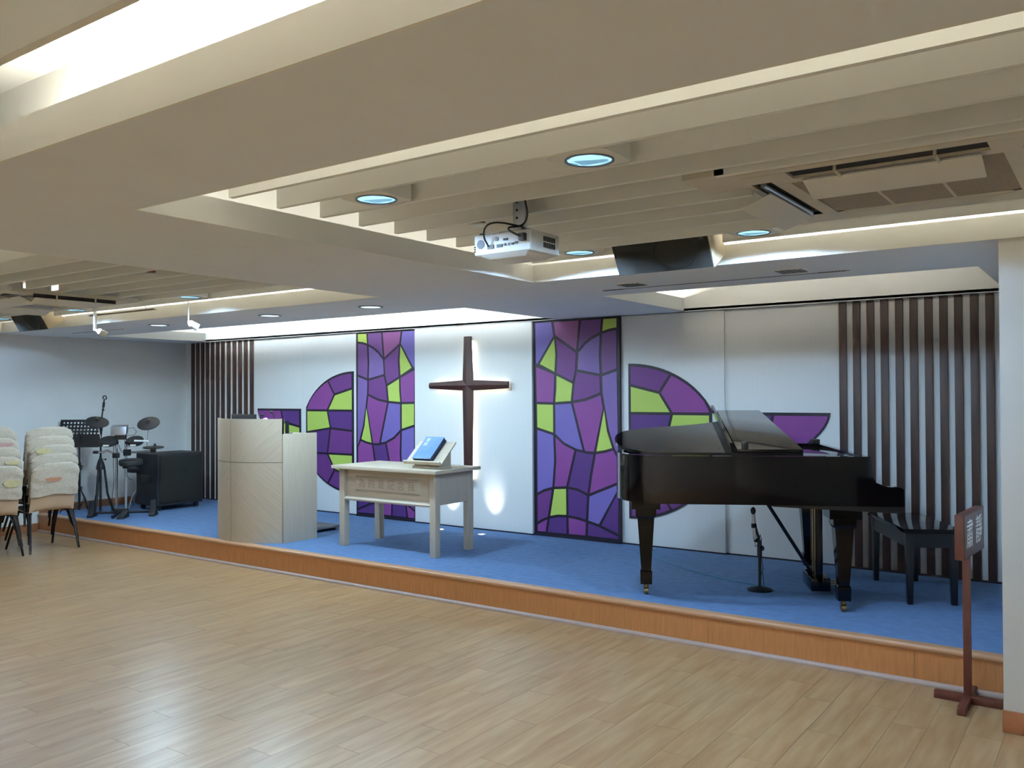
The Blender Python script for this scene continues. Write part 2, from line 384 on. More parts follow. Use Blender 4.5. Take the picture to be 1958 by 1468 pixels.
# hanging slats
SLY = [2.287+0.2535*k for k in range(10)]
def slat(x0, x1, y): MB().box(x0, x1, y, y+0.024, 2.46, 2.66).build('slat', M_slat, ceiling, smooth=0)
for k, y in enumerate(SLY):
    ac = 3.1 < y < 4.22
    cuts = [-1.27, -0.10] if ac else ([-2.47, -1.80] if k == 9 else None)
    if cuts: slat(-3.07, cuts[0], y); slat(cuts[1], 1.8, y)
    else: slat(-3.07, 1.8, y)
    cuts = [-8.09, -6.93] if ac else ([-9.72, -9.0] if k == 9 else None)
    if cuts: slat(-10.4, cuts[0], y); slat(cuts[1], -4.66, y)
    else: slat(-10.4, -4.66, y)
for k in range(10): slat(-3.07, 1.8, 1.01-0.2535*k)
for x in (-3.09, -3.13):          # thin hanger rails carrying the slat ends
    MB().box(x, x+0.012, 2.1, 4.7, 2.60, 2.63).build('slat_hanger', M_groove, ceiling, smooth=0)
for x0, x1, y in ((-3.02, -1.34, 5.41), (-9.98, -8.9, 5.27)):
    MB().box(x0, x1, y, y+0.014, ZB-0.002, ZB+0.001).build('air_slot', M_groove, ceiling, smooth=0)
for x0, x1 in ((-3.02, -2.86), (-1.52, -1.34)):
    for q in range(8): MB().box(x0+q*0.02, x0+q*0.02+0.010, 5.398, 5.432, ZB-0.003, ZB+0.001).build('air_slot_fin', M_groove, ceiling, smooth=0)

# ------------------------------------------------------------------ stage wall panels and wooden slats
PT = 2.354
for x0, x1, yf in ((-9.245, -8.30, 7.29), (-8.31, -7.345, 7.265), (-6.407, -4.845, 7.21), (-3.868, -2.856, 7.265), (-2.862, -1.890, 7.29)):
    MB().box(x0, x1, yf, YW, HS+0.014, PT).build('wall_panel', M_fabric, wall_back, bevel=0.002)
    MB().box(x0, x1, yf+0.002, YW-0.001, HS, HS+0.013).build('shadow_gap', M_lead, wall_back, smooth=0)
for x0, x1 in ((-10.6, -9.27), (-1.885, -0.49)): MB().box(x0, x1, 7.268 if x0 > -5 else 7.289, YW-0.001, HS, HS+0.011).build('shadow_gap', M_lead, wall_back, smooth=0)
sx = [-1.885, -1.778, -1.672, -1.568, -1.459, -1.355, -1.249, -1.145, -1.043, -0.936, -0.834, -0.728]
sl = MB().box(-0.028, 0.028, 7.27, YW, HS+0.011, PT+0.004)
first = sl.build('wood_slat', M_walnut, wall_back, bevel=0.002)
first.location.x = sx[0]+0.028
for x in sx[1:]:
    o = bpy.data.objects.new('wood_slat', first.data); COL.objects.link(o); o.parent = wall_back; o.location.x = x+0.028
lx = [-10.594, -10.485, -10.375, -10.268, -10.154, -10.042, -9.93, -9.806, -9.684, -9.568, -9.449, -9.328]
s2 = MB().box(-0.037, 0.037, 7.290, YW, HS+0.011, PT+0.004).build('wood_slat', M_walnut, wall_back, bevel=0.002)
s2.location.x = lx[0]*1.00275+0.038
for x in lx[1:]:
    o = bpy.data.objects.new('wood_slat', s2.data); COL.objects.link(o); o.parent = wall_back; o.location.x = x*1.00275+0.038

# ------------------------------------------------------------------ stained-glass style murals
MURAL=[('blue',[(9,1001),(234,1000),(261,927),(62,798),(22,795)]),
('pink',[(234,1000),(560,1000),(527,849),(261,927)]),
('purp',[(560,1000),(810,1000),(795,931),(702,913),(615,888),(527,849)]),
('lime',[(810,1000),(978,1000),(977,947),(884,942),(795,931)]),
('lime',[(261,927),(282,841),(268,753),(62,798)]),
('plum',[(261,927),(527,849),(515,766),(481,710),(268,753),(282,841)]),
('viol',[(527,849),(615,888),(702,913),(795,931),(784,834),(792,742),(515,766)]),
('purp',[(795,931),(884,942),(977,947),(978,767),(792,742),(784,834)]),
('magn',[(22,795),(268,753),(265,683),(250,616),(31,618)]),
('lime',[(268,753),(481,710),(459,622),(250,616),(265,683)]),
('plum',[(515,766),(792,742),(798,662),(620,634),(459,622),(481,710)]),
('viol',[(792,742),(978,767),(979,376),(926,416),(866,495),(823,594),(798,662)]),
('lime',[(31,618),(250,616),(251,549),(250,474),(33,500)]),
('blue',[(250,616),(459,622),(597,398),(500,406),(360,433),(250,474),(251,549)]),
('magn',[(459,622),(620,634),(798,662),(823,594),(719,395),(636,395),(597,398)]),
('lime',[(823,594),(866,495),(926,416),(828,403),(719,395)]),
('blue',[(33,500),(250,474),(260,351),(236,226),(122,211),(31,189)]),
('magn',[(250,474),(360,433),(500,406),(443,308),(398,232),(236,226),(260,351)]),
('dark',[(500,406),(597,398),(636,395),(719,395),(673,290),(643,203),(527,225),(398,232),(443,308)]),
('magn',[(719,395),(828,403),(926,416),(979,376),(981,267),(643,203),(673,290)]),
('plum',[(31,189),(122,211),(236,226),(181,88),(110,74),(31,53)]),
('lime',[(236,226),(398,232),(400,101),(285,99),(181,88)]),
('dark',[(398,232),(527,225),(643,203),(626,86),(514,96),(400,101)]),
('blue',[(643,203),(981,267),(982,237),(765,71),(626,86)]),
('dark',[(982,237),(986,35),(765,71)]),
('magn',[(31,53),(110,74),(181,88),(151,12),(32,11)]),
('dark',[(181,88),(285,99),(400,101),(404,15),(151,12)]),
('magn',[(400,101),(514,96),(626,86),(620,16),(404,15)]),
('dark',[(626,86),(765,71),(986,35),(987,14),(620,16)])]

def pane(poly, color, root, yf, d=0.013, th=0.004):
    p = inset(poly, d)
    MB().yprism(p, yf-th, yf).build('pane', PANE[color], root, smooth=0, world=True)
def mural_panel(x0, x1, flip, label):
    root = thing('stained_glass_mural', label, 'wall art', ((x0+x1)/2, 7.245, HS), group='purple murals beside the cross')
    MB().box(x0, x1, 7.24, YW, HS+0.001, PT).build('backing', M_lead, root, world=True, smooth=0)
    for c, pts in MURAL:
        q = [(x0+(1000-u if flip else u)/1000*(x1-x0), HS+v/1000*(PT-HS)) for u, v in pts]
        q = [(min(max(a, x0+0.014), x1-0.016), min(max(b, HS+0.03), PT-0.004)) for a, b in q]
        pane(q, c, root, 7.24)
    # thin black frame bars
    MB().box(x0, x1, 7.228, 7.24, HS+0.001, HS+0.022).build('frame_bar', M_lead, root, world=True, smooth=0)
    MB().box(x1-0.014, x1, 7.232, 7.24, HS, PT).build('frame_bar', M_lead, root, world=True, smooth=0)
    return root
mural_panel(-4.846, -3.866, False, 'tall purple and lime stained-glass style mural between the cross and the piano')
mural_panel(-7.345, -6.400, True, 'tall purple and lime stained-glass style mural behind the carved table')
def half_disc(xe, sgn, label):
    """half disc whose straight edge is at xe and which bulges towards sgn"""
    zc, rx, rz, cut = 1.184, 0.90, 0.723, 0.822
    P = lambda u, w: (xe+sgn*u, zc+w)
    arc = lambda u: rz*math.sqrt(max(0, 1-(u/rx)**2))
    root = thing('half_disc_mural', label, 'wall art', (xe+sgn*0.4, 7.26, zc-rz), group='half-round purple murals')
    out = [(0, rz)]+[(cut*i/14, arc(cut*i/14)) for i in range(1, 15)]
    out = out + [(u, -w) for u, w in out[::-1]]
    MB().yprism([P(*p) for p in out], 7.257, 7.264).build('backing', M_lead, root, world=True, smooth=0)
    def seg(u0, u1, s=1, n=6): return [(u0+(u1-u0)*i/n, s*arc(u0+(u1-u0)*i/n)) for i in range(n+1)]
    h = 0.264
    L = []
    for s in (1, -1):
        L += [('plum', seg(0.0, 0.435, s)+[(0.318, s*0.459), (0.0, s*0.533)]),
              ('magn' if s > 0 else 'plum', seg(0.435, cut, s)+[(cut, s*h), (0.442, s*h), (0.318, s*0.459)]),
              ('lime', [(0.318, s*0.459), (0.442, s*h), (0, s*h), (0, s*0.533)])]
    L += [('lime', [(cut, h), (0.442, h), (0.388, 0.048), (cut, -0.012)]),
          ('dark', [(0.442, h), (0, h), (0, 0.02), (0.388, 0.048)]),
          ('dark', [(cut, -0.012), (0.388, 0.048), (0.442, -h), (cut, -h)]),
          ('plum', [(0.388, 0.048), (0, 0.02), (0, -h), (0.442, -h)])]
    for c, pts in L:
        q = [P(min(max(u, 0.014), cut-0.014), w*0.98) for u, w in pts]
        pane(q, c, root, 7.257)
half_disc(-7.407, -1, 'half-round purple and lime mural behind the pulpit')
half_disc(-3.79, 1, 'half-round purple and lime mural behind the piano lid')
def fin(xe, sgn, width, label):
    zt, rz = 1.46, 0.46
    root = thing('fin_mural', label, 'wall art', (xe+sgn*0.4, 7.285, zt-rz), group='fin-shaped purple murals')
    arc = [(width*math.cos(math.pi/2*i/14), -rz*math.sin(math.pi/2*i/14)**1.15) for i in range(15)]
    out = [(0, 0)]+arc
    P = lambda u, w: (xe+sgn*u, zt+w)
    MB().yprism([P(*p) for p in out], 7.282, 7.2895).build('backing', M_lead, root, world=True, smooth=0)
    u1 = 0.44*width
    top = [(u1, -0.014), (width-0.02, -0.014)]+[(u, w+0.006) for u, w in arc[1:9]]+[(0.40*width, -0.17)]
    pane([P(*p) for p in top], 'magn', root, 7.282)
    pane([P(0.012, -0.014), P(u1, -0.014), P(0.40*width, -0.17), P(0.012, -0.225)], 'dark', root, 7.282)
    low = [(0.012, -0.225), (0.40*width, -0.17)]+[(u, w+0.006) for u, w in arc[9:14]]+[(0.012, -rz+0.012)]
    pane([P(*p) for p in low], 'lime', root, 7.282)
fin(-8.355, -1, 0.83, 'purple fin-shaped mural half hidden behind the pulpit top')
fin(-2.80, 1, 0.84, 'purple fin-shaped mural ending in a point near the wooden slats')

# ------------------------------------------------------------------ wall cross
cr = thing('wall_cross', 'dark wooden wall cross with warm light glowing behind it', 'cross', (-5.615, 7.16, 0.70))
CX, CZ = -5.615, 1.722
def cross_arm(p, w0, w1, axis, L):
    """faceted tapering arm from the centre outwards: ridge along the middle"""
    mb = MB(); yb, ye, yr = 7.165, 7.145, 7.125
    def pt(a, t, y): return (CX+a[0]*t[0]+a[1]*t[1], y, CZ+a[2]*t[0]+a[3]*t[1])
    d = {'+x': (1,0,0,1), '-x': (-1,0,0,1), '+z': (0,1,1,0), '-z': (0,1,-1,0)}[axis]
    P = lambda l, w, y: (CX+d[0]*l+d[1]*w, y, CZ+d[2]*l+d[3]*w)
    ws = w0/2
    vs = [P(0,-ws,yb),P(0,ws,yb),P(0,-ws,ye),P(0,0,yr),P(0,ws,ye), P(L,-w1/2,yb),P(L,w1/2,yb),P(L,-w1/2,ye),P(L,0,yr+0.004),P(L,w1/2,ye)]
    mb.add(vs, [(0,1,6,5),(0,5,7,2),(2,7,8,3),(3,8,9,4),(4,9,6,1),(5,6,9,8,7),(0,2,3,4,1)])
    return mb
for nm, ax, L, w0, w1 in (('upright_top', '+z', 0.512, 0.135, 0.092), ('upright_foot', '-z', 1.02, 0.135, 0.10), ('crossbar_arm', '+x', 0.522, 0.115, 0.072), ('crossbar_arm', '-x', 0.522, 0.115, 0.062)):
    cross_arm(None, w0, w1, ax, L).build(nm, M_cross, cr, world=True, smooth=0)
led = MB().box(CX-0.045, CX-0.038, 7.178, 7.186, 0.74, 2.19).box(CX+0.038, CX+0.045, 7.178, 7.186, 0.74, 2.19)
led.box(CX-0.48, CX-0.05, 7.178, 7.186, CZ+0.018, CZ+0.024).box(CX+0.05, CX+0.48, 7.178, 7.186, CZ+0.018, CZ+0.024)
led.box(CX-0.48, CX-0.05, 7.178, 7.186, CZ-0.026, CZ-0.020).box(CX+0.05, CX+0.48, 7.178, 7.186, CZ-0.026, CZ-0.020)
led.build('led_strip', E_led, cr, world=True, smooth=0)
MB().box(CX-0.02, CX+0.02, 7.165, 7.21, CZ-0.02, CZ+0.02).build('mount', M_black, cr, world=True, smooth=0)

# ------------------------------------------------------------------ carved table with book stand and book
TB = thing('communion_table', 'pale ash wooden table with carved lettering on its front panel', 'table', (-5.43, 5.99, HS))
TX0, TX1, TY0, TY1, TT = -6.045, -4.865, 5.735, 6.270, HS+0.757
MB().box(TX0-0.03, TX1+0.065, TY0-0.075, TY1+0.03, TT-0.030, TT).build('tabletop', M_ashx, TB, world=True, bevel=0.004)
LW = 0.066
for x, y in ((TX0, TY0), (TX1-LW, TY0), (TX0, TY1-LW), (TX1-LW, TY1-LW)):
    MB().box(x, x+LW, y, y+LW, HS, TT-0.030).build('leg', M_ash, TB, world=True, bevel=0.003)
MB().box(TX0+LW, TX1-LW, TY0+0.030, TY0+0.046, HS+0.445, TT-0.030).build('front_panel', M_ashx, TB, world=True, smooth=0)
MB().box(TX0+LW, TX1-LW, TY1-0.04, TY1-0.02, HS+0.445, TT-0.030).build('back_panel', M_ashx, TB, world=True, smooth=0)
for x in (TX0+0.012, TX1-0.030): MB().box(x, x+0.018, TY0+LW, TY1-LW, HS+0.445, TT-0.030).build('side_panel', M_ash, TB, world=True, smooth=0)
MB().hexa([(TX0+LW, TY0+0.002, HS+0.430), (TX1-LW, TY0+0.002, HS+0.430), (TX1-LW, TY0+0.045, HS+0.430), (TX0+LW, TY0+0.045, HS+0.430),
           (TX0+LW, TY0-0.004, HS+0.448), (TX1-LW, TY0-0.004, HS+0.448), (TX1-LW, TY0+0.032, HS+0.475), (TX0+LW, TY0+0.032, HS+0.475)]).build('ledge', M_ashx, TB, world=True, bevel=0.002)
px0, px1, pz0, pz1, py = -5.86, -5.055, HS+0.520, HS+0.665, TY0+0.030
pl = MB().hexa([(px0, py, pz0), (px1, py, pz0), (px1, py, pz1), (px0, py, pz1), (px0+0.022, py-0.018, pz0+0.018), (px1-0.022, py-0.018, pz0+0.018), (px1-0.022, py-0.018, pz1-0.018), (px0+0.022, py-0.018, pz1-0.018)])
plate = pl.build('name_plate', M_ashx, TB, world=True, smooth=0)
for k, ch in enumerate('為的是記念我'):
    mb = text_mb(ch, 0.088, 0.0008); cx = px0+0.10+k*0.121
    xf(mb, lambda x, y, z: (cx+x*1.0-TB.location.x, py-0.0185+z-TB.location.y, (pz0+pz1)/2+y-TB.location.z))
    o = mb.build('carved_letter', M_carve, plate, smooth=0)
ST = thing('book_stand', 'small pale wooden book stand on the carved table', 'book stand', (-5.03, 5.90, TT))
MB().box(-5.20, -4.885, 5.815, 5.985, TT, TT+0.022).build('base', M_ashx, ST, world=True, bevel=0.002)
MB().xprism([(5.83, TT+0.022), (5.985, TT+0.022), (5.985, TT+0.185), (5.83, TT+0.062)], -5.185, -4.895).build('wedge_block', M_ash, ST, world=True, smooth=0)
a0, a1 = (5.795, TT+0.052), (5.995, TT+0.232)
dy, dz = a1[0]-a0[0], a1[1]-a0[1]; ln = math.hypot(dy, dz); ny, nz = -dz/ln, dy/ln
MB().xprism([a0, a1, (a1[0]-ny*0.012, a1[1]-nz*0.012), (a0[0]-ny*0.012, a0[1]-nz*0.012)], -5.265, -4.845).build('rest_board', M_ashx, ST, world=True, bevel=0.002)
MB().xprism([(a0[0]+ny*0.0, a0[1]), (a0[0]+ny*0.03, a0[1]+nz*0.03), (a0[0]+ny*0.03-0.012, a0[1]+nz*0.03-0.010), (a0[0]-0.014, a0[1]-0.012)], -5.265, -4.845).build('ledge', M_ashx, ST, world=True, smooth=0)
BK = thing('bible_book', 'thick blue book with white lettering leaning on the book stand', 'book', (-5.03, 5.86, TT+0.07))
b0 = (a0[0]+dy*0.03+ny*0.001, a0[1]+dz*0.03+nz*0.001); bl, bt = 0.272, 0.048
def bkp(t, n): return (b0[0]+dy/ln*t+ny*n, b0[1]+dz/ln*t+nz*n)
bx0, bx1 = -5.165, -4.955
MB().xprism([bkp(0.004, 0.006), bkp(bl-0.004, 0.006), bkp(bl-0.004, bt-0.006), bkp(0.004, bt-0.006)], bx0+0.004, bx1-0.004).build('page_block', M_bookd, BK, world=True, smooth=0)
MB().xprism([bkp(0, bt-0.006), bkp(bl, bt-0.006), bkp(bl, bt), bkp(0, bt)], bx0, bx1).build('front_cover', M_book, BK, world=True, bevel=0.002)
MB().xprism([bkp(0, 0), bkp(bl, 0), bkp(bl, 0.006), bkp(0, 0.006)], bx0, bx1).build('back_cover', M_bookd, BK, world=True, smooth=0)
for k, ch in enumerate('聖經'):
    mb = text_mb(ch, 0.044, 0.0005); tt = bl-0.045-k*0.052
    def f(x, y, z): p = bkp(tt+y, bt+0.0008+z); return (bx0+0.052+x-BK.location.x, p[0]-BK.location.y, p[1]-BK.location.z)
    xf(mb, f).build('title_letter', M_letter, BK, smooth=0)
rb = [bkp(0.02, bt+0.002), bkp(-0.004, bt+0.003), (a0[0]-0.025, a0[1]-0.014), (5.812, TT+0.03), (5.81, TT+0.004)]
tag(MB().tube([(-4.985, p[0], p[1]) for p in rb], 0.0016, 6).build('ribbon', M_string, BK, world=True))

# ------------------------------------------------------------------ pulpit
PU = thing('pulpit', 'pale ash pulpit with a bowed front and a grooved cross', 'pulpit', (-7.07, 5.6, HS))
PCX, PHW, PYF, PYE, PYB = -7.065, 0.490, 5.290, 5.505, 5.90
def arcpt(u, inset_=0.0):
    x = u*PHW; y = PYF + (PYE-PYF)*(u*u); return (PCX+x*(1-inset_), y+inset_*0.6)
ZF, ZC = 1.402, 1.252
out = [arcpt(i/12) for i in range(-12, 13)]+[(PCX+PHW+0.03, PYB), (PCX-PHW-0.03, PYB)]
body = MB().zprism([(x*1.0, y+0.004) for x, y in out], HS, ZC-0.02).build('body', M_ash, PU, world=True, smooth=20)
MB().zprism([(PCX+(x-PCX)*1.0, y) for x, y in out], ZC-0.02, ZC).build('desk_top', M_ashx, PU, world=True, smooth=20)
def veneer(u0, u1, z0, z1, m):
    n = 10; us = [u0+(u1-u0)*i/n for i in range(n+1)]
    po = [arcpt(u) for u in us]; pi = [(x, y+0.03) for x, y in po]
    q = [(x, y-0.006) for x, y in po]+[(x, y+0.02) for x, y in po[::-1]]
    MB().zprism(q, z0, z1).build('veneer_panel', m, PU, world=True, smooth=20)
ZM, gp = 0.985, 0.0028
veneer(-1, -gp/PHW, ZM+gp, ZF, M_ash2); veneer(gp/PHW, 1, ZM+gp, ZF, M_ash1)
veneer(-1, -gp/PHW, HS, ZM-gp, M_ash1); veneer(gp/PHW, 1, HS, ZM-gp, M_ash2)
q = [arcpt(i/12) for i in range(-12, 13)]
MB().zprism([(x, y-0.003) for x, y in q]+[(x, y+0.016) for x, y in q[::-1]], HS, ZF-0.002).build('groove_backing', M_groove, PU, world=True, smooth=20)
for s in (-1, 1):
    xe = PCX+s*PHW
    MB().hexa([(xe-0.012, PYE, HS), (xe+0.012, PYE, HS), (PCX+s*(PHW+0.03)+0.012, PYB, HS), (PCX+s*(PHW+0.03)-0.012, PYB, HS),
               (xe-0.012, PYE, ZC+0.006), (xe+0.012, PYE, ZC+0.006), (PCX+s*(PHW+0.03)+0.012, PYB, ZC+0.006), (PCX+s*(PHW+0.03)-0.012, PYB, ZC+0.006)]).build('side_cheek', M_ash, PU, world=True, bevel=0.003)
mo = thing('monitor', 'low black monitor peeking over the pulpit front', 'monitor', (-7.29, 5.56, ZC))
MB().box(-7.40, -7.18, 5.58, 5.68, ZC, ZC+0.012).build('base', M_black, mo, world=True, bevel=0.003)
MB().box(-7.31, -7.27, 5.62, 5.65, ZC+0.012, ZC+0.10).build('neck', M_black, mo, world=True, smooth=0)
MB().box(-7.47, -7.10, 5.595, 5.62, ZC+0.03, ZC+0.187).build('screen_case', M_black, mo, world=True, bevel=0.005)
for k, (x, z, x2, lab) in enumerate(((-7.03, 1.432, -7.09, 'black gooseneck microphone leaning beside the pulpit monitor'), (-6.89, 1.462, -6.86, 'black gooseneck microphone with its head raised over the pulpit middle'))):
    g = thing('gooseneck_microphone', lab, 'microphone', (x2, 5.66, ZC), group='gooseneck microphones on the pulpit')
    MB().lathe([(0.028, 0), (0.03, 0.008), (0.012, 0.022), (0.006, 0.03)], (x2, 5.66, ZC), 16).build('base', M_black, g, world=True)
    pts = [(x2+(x-x2)*(t**2), 5.66-0.03*t, ZC+0.02+(z-ZC-0.02)*math.sin(t*math.pi/2)) for t in [i/8 for i in range(9)]]
    MB().tube(pts, 0.0035, 8).build('neck', M_black, g, world=True)
    MB().sphere((x, 5.63, z), 0.015, 12, (1.2, 1, 1)).build('foam_head', M_black, g, world=True)
pk = MB().sphere((-6.955, 5.61, ZC+0.078), 0.078, 16, (0.75, 0.6, 1.0))
for i, v in enumerate(pk.v): pk.v[i] = (v[0]+0.006*math.sin(v[2]*90), v[1]+0.006*math.sin(v[0]*80), v[2])
tag(pk.build('cloth_bundle', M_pink, None), 'pale pink cloth bundle behind the pulpit front', 'cloth')
br = thing('phone_holder', 'small black bracket holder on the pulpit side ledge', 'holder', (-6.60, 5.60, ZC+0.007))
MB().box(-6.63, -6.57, 5.57, 5.63, ZC+0.007, ZC+0.013).build('foot', M_black, br, world=True, bevel=0.002)
MB().box(-6.625, -6.615, 5.58, 5.62, ZC+0.013, ZC+0.13).build('upright', M_black, br, world=True, bevel=0.002)
stp = thing('foot_step', 'low grey plastic step on the carpet behind the pulpit', 'step', (-6.95, 6.22, HS))
MB().box(-7.16, -6.745, 6.04, 6.42, HS+0.030, HS+0.052).build('tread', M_greyp, stp, world=True, bevel=0.004)
for y in (6.06, 6.36): MB().box(-7.14, -6.76, y, y+0.03, HS, HS+0.030).build('runner', M_greyp, stp, world=True, bevel=0.003)

# recessed floor uplights washing the cross wall
for x, y, lab in ((-5.296, 6.958, 'round recessed floor uplight beside the table, brightest on the carpet'), (-5.851, 6.976, 'round recessed floor uplight half hidden behind the table leg')):
    u = thing('floor_uplight', lab, 'light', (x, y, HS), group='floor uplights under the cross')
    MB().lathe([(0.042, 0), (0.042, 0.004), (0.036, 0.006), (0.034, 0.003)], (0, 0, 0), 24).build('trim_ring', M_steel, u)
    MB().lathe([(0.034, 0.0035), (0.020, 0.0045), (0.004, 0.005)], (0, 0, 0), 20).build('lens', E_up, u)
    spot('floor_uplight_lamp', (x-0.01, y, HS+0.02), (x-0.02, 7.21, HS+0.34), UPW, (0.96, 0.97, 1.0), 44, 1.0, 0.02)

# ------------------------------------------------------------------ grand piano (local: x along the straight side, y across, z up from the carpet)
PA = math.radians(26.9)
GP = thing('grand_piano', 'glossy black baby grand piano with its lid slightly raised', 'piano', (-2.445, 5.135, HS), PA)
RT, RB = 1.009, 0.698       # rim top and bottom above the carpet
def bez(p0, p1, p2, p3, n=10):
    return [tuple(((1-t)**3*p0[k]+3*(1-t)**2*t*p1[k]+3*(1-t)*t*t*p2[k]+t**3*p3[k]) for k in (0, 1)) for t in [i/n for i in range(n+1)]]
tail = bez((0.02, 0), (-0.16, 0.0), (-0.30, 0.16), (-0.30, 0.44), 12)
bent = bez((-0.30, 0.44), (-0.30, 0.86), (0.06, 0.78), (0.36, 0.98), 12)[1:]+bez((0.36, 0.98), (0.66, 1.18), (0.86, 1.47), (1.10, 1.48), 12)[1:]
outline = [(1.287, 0)]+tail+bent+[(1.287, 1.48)]
th = 0.045
inner = inset(outline, th)
if (outline[0][0]-outline[1][0]) and sum(outline[i][0]*outline[(i+1) % len(outline)][1]-outline[(i+1) % len(outline)][0]*outline[i][1] for i in range(len(outline))) < 0: outline = outline[::-1]
n = len(outline); rim = MB()
rim.v = [(x, y, RB) for x, y in outline]+[(x, y, RT) for x, y in outline]+[(x, y, RT) for x, y in inner]+[(x, y, RB+0.06) for x, y in inner]
for i in range(n):
    j = (i+1) % n
    rim.f += [(i, j, n+j, n+i), (n+i, n+j, 2*n+j, 2*n+i), (2*n+i, 2*n+j, 3*n+j, 3*n+i), (3*n+i, 3*n+j, j, i)]
rim.build('rim', M_piano, GP, smooth=30)
MB().zprism(inset(outline, 0.02), RB+0.05, RB+0.09).build('soundboard', M_pianom, GP, smooth=0)
# lid, hinged along the straight side and tilted up at the curved side
LT = math.tan(math.radians(8.7))
lid_out = [(0.88, -0.012)]+[(x-0.012, y-0.012 if y < 0.5 else y+0.012) for x, y in tail+bent if x < 0.79]+[(0.805, 1.44)]
MB().prism(lid_out, lambda x, y: (x, y, RT+0.004+y*LT), lambda x, y: (x, y, RT+0.024+y*LT)).build('lid', M_piano, GP, smooth=30)
fl = MB().prism([(0.475, -0.012), (0.88, -0.012), (0.805, 1.43), (0.475, 1.43)], lambda x, y: (x, y, RT+0.026+y*LT), lambda x, y: (x, y, RT+0.046+y*LT))
flap = fl.build('folded_front_lid', M_piano, GP, bevel=0.002)
MB().prism([(0.440, -0.012), (0.474, -0.012), (0.474, 1.43), (0.440, 1.43)], lambda x, y: (x, y, RT+0.026+y*LT), lambda x, y: (x+(-0.012 if x < 0.45 else -0.026), y, RT+0.086+y*LT)).build('front_lid_lip', M_piano, flap, smooth=0)
MB().box(0.505, 0.545, -0.010, 0.03, RT+0.044, RT+0.094).build('lid_stop', M_pianom, flap, bevel=0.003)
# open front section: pin block cover, music desk lying flat, cheek blocks
MB().box(0.885, 1.287, 0.03, 1.45, RT-0.030, RT-0.012).build('music_desk', M_piano, GP, bevel=0.003)
MB().box(1.20, 1.262, 1.40, 1.47, RT, RT+0.035).build('cheek_block', M_pianom, GP, bevel=0.004)
lid_stick = MB().tube([(0.55, 1.05, RT-0.02), (0.60, 1.13, RT+0.03+1.13*LT)], 0.008, 8).build('lid_stick', M_piano, GP)
# key bed, arms, key slip, fallboard, keys
arm = [(1.287, RB), (1.485, RB), (1.485, RB+0.105), (1.470, RB+0.118), (1.40, RB+0.122), (1.350, RB+0.130), (1.318, RB+0.150), (1.300, RB+0.185), (1.287, RT)]
for y0, y1 in ((0.0, 0.065), (1.415, 1.48)):
    MB().prism(arm, lambda x, z: (x, y0, z), lambda x, z: (x, y1, z)).build('arm', M_piano, GP, smooth=30)
MB().box(1.287, 1.475, 0.065, 1.415, RB, RB+0.055).build('key_bed', M_piano, GP, smooth=0)
MB().box(1.462, 1.480, 0.065, 1.415, RB, RB+0.085).build('key_slip', M_piano, GP, bevel=0.003)
MB().hexa([(1.292, 0.066, RB+0.055), (1.465, 0.066, RB+0.055), (1.465, 1.414, RB+0.055), (1.292, 1.414, RB+0.055), (1.292, 0.066, RB+0.16), (1.430, 0.066, RB+0.105), (1.430, 1.414, RB+0.105), (1.292, 1.414, RB+0.16)]).build('fallboard', M_piano, GP, bevel=0.004)
MB().hexa([(0.70, 0.02, RB-0.012), (1.475, 0.02, RB-0.045), (1.475, 1.46, RB-0.045), (0.70, 1.46, RB-0.012), (0.66, 0.02, RB), (1.475, 0.02, RB), (1.475, 1.46, RB), (0.66, 1.40, RB)]).build('key_frame', M_pianom, GP, smooth=0)
for y in (0.42, 0.80): MB().box(-0.10, 0.9, y, y+0.07, RB-0.03, RB+0.05).build('brace', M_pianom, GP, smooth=0)
def pleg(cx, cy, rot, top):
    mb = MB()
    def ring(h, w): return [(cx-w, cy-w, h), (cx+w, cy-w, h), (cx+w, cy+w, h), (cx-w, cy+w, h)]
    lv = [(0.075, 0.038), (0.155, 0.040), (0.16, 0.026), (0.185, 0.028), (0.52, 0.052), (0.55, 0.064), (0.575, 0.064), (top-0.03, 0.088), (top, 0.092)]
    lv = [(0.075, 0.040), (0.165, 0.042), (0.17, 0.034), (0.54, 0.058), (0.56, 0.072), (0.60, 0.072), (0.605, 0.10), (top, 0.10)]
    o = 0
    for h, w in lv: mb.v += ring(h, w)
    for i in range(len(lv)-1):
        for k in range(4): mb.f.append((i*4+k, i*4+(k+1) % 4, (i+1)*4+(k+1) % 4, (i+1)*4+k))
    mb.f += [(3, 2, 1, 0), tuple(range(len(lv)*4-4, len(lv)*4))]
    lg = mb.build('leg', M_piano, GP, smooth=0, bevel=0.003)
    c = MB().cyl((cx, cy, 0.05), (cx, cy, 0.078), 0.018).cyl((cx-0.014, cy, 0.024), (cx+0.014, cy, 0.024), 0.024, n=20).box(cx-0.018, cx-0.015, cy-0.012, cy+0.012, 0.02, 0.06).box(cx+0.015, cx+0.018, cy-0.012, cy+0.012, 0.02, 0.06)
    c.build('caster', M_brass, lg)
pleg(1.152, 0.165, 0, RB-0.02); pleg(-0.10, 0.51, 0, RB); pleg(1.152, 1.33, 0, RB-0.02)
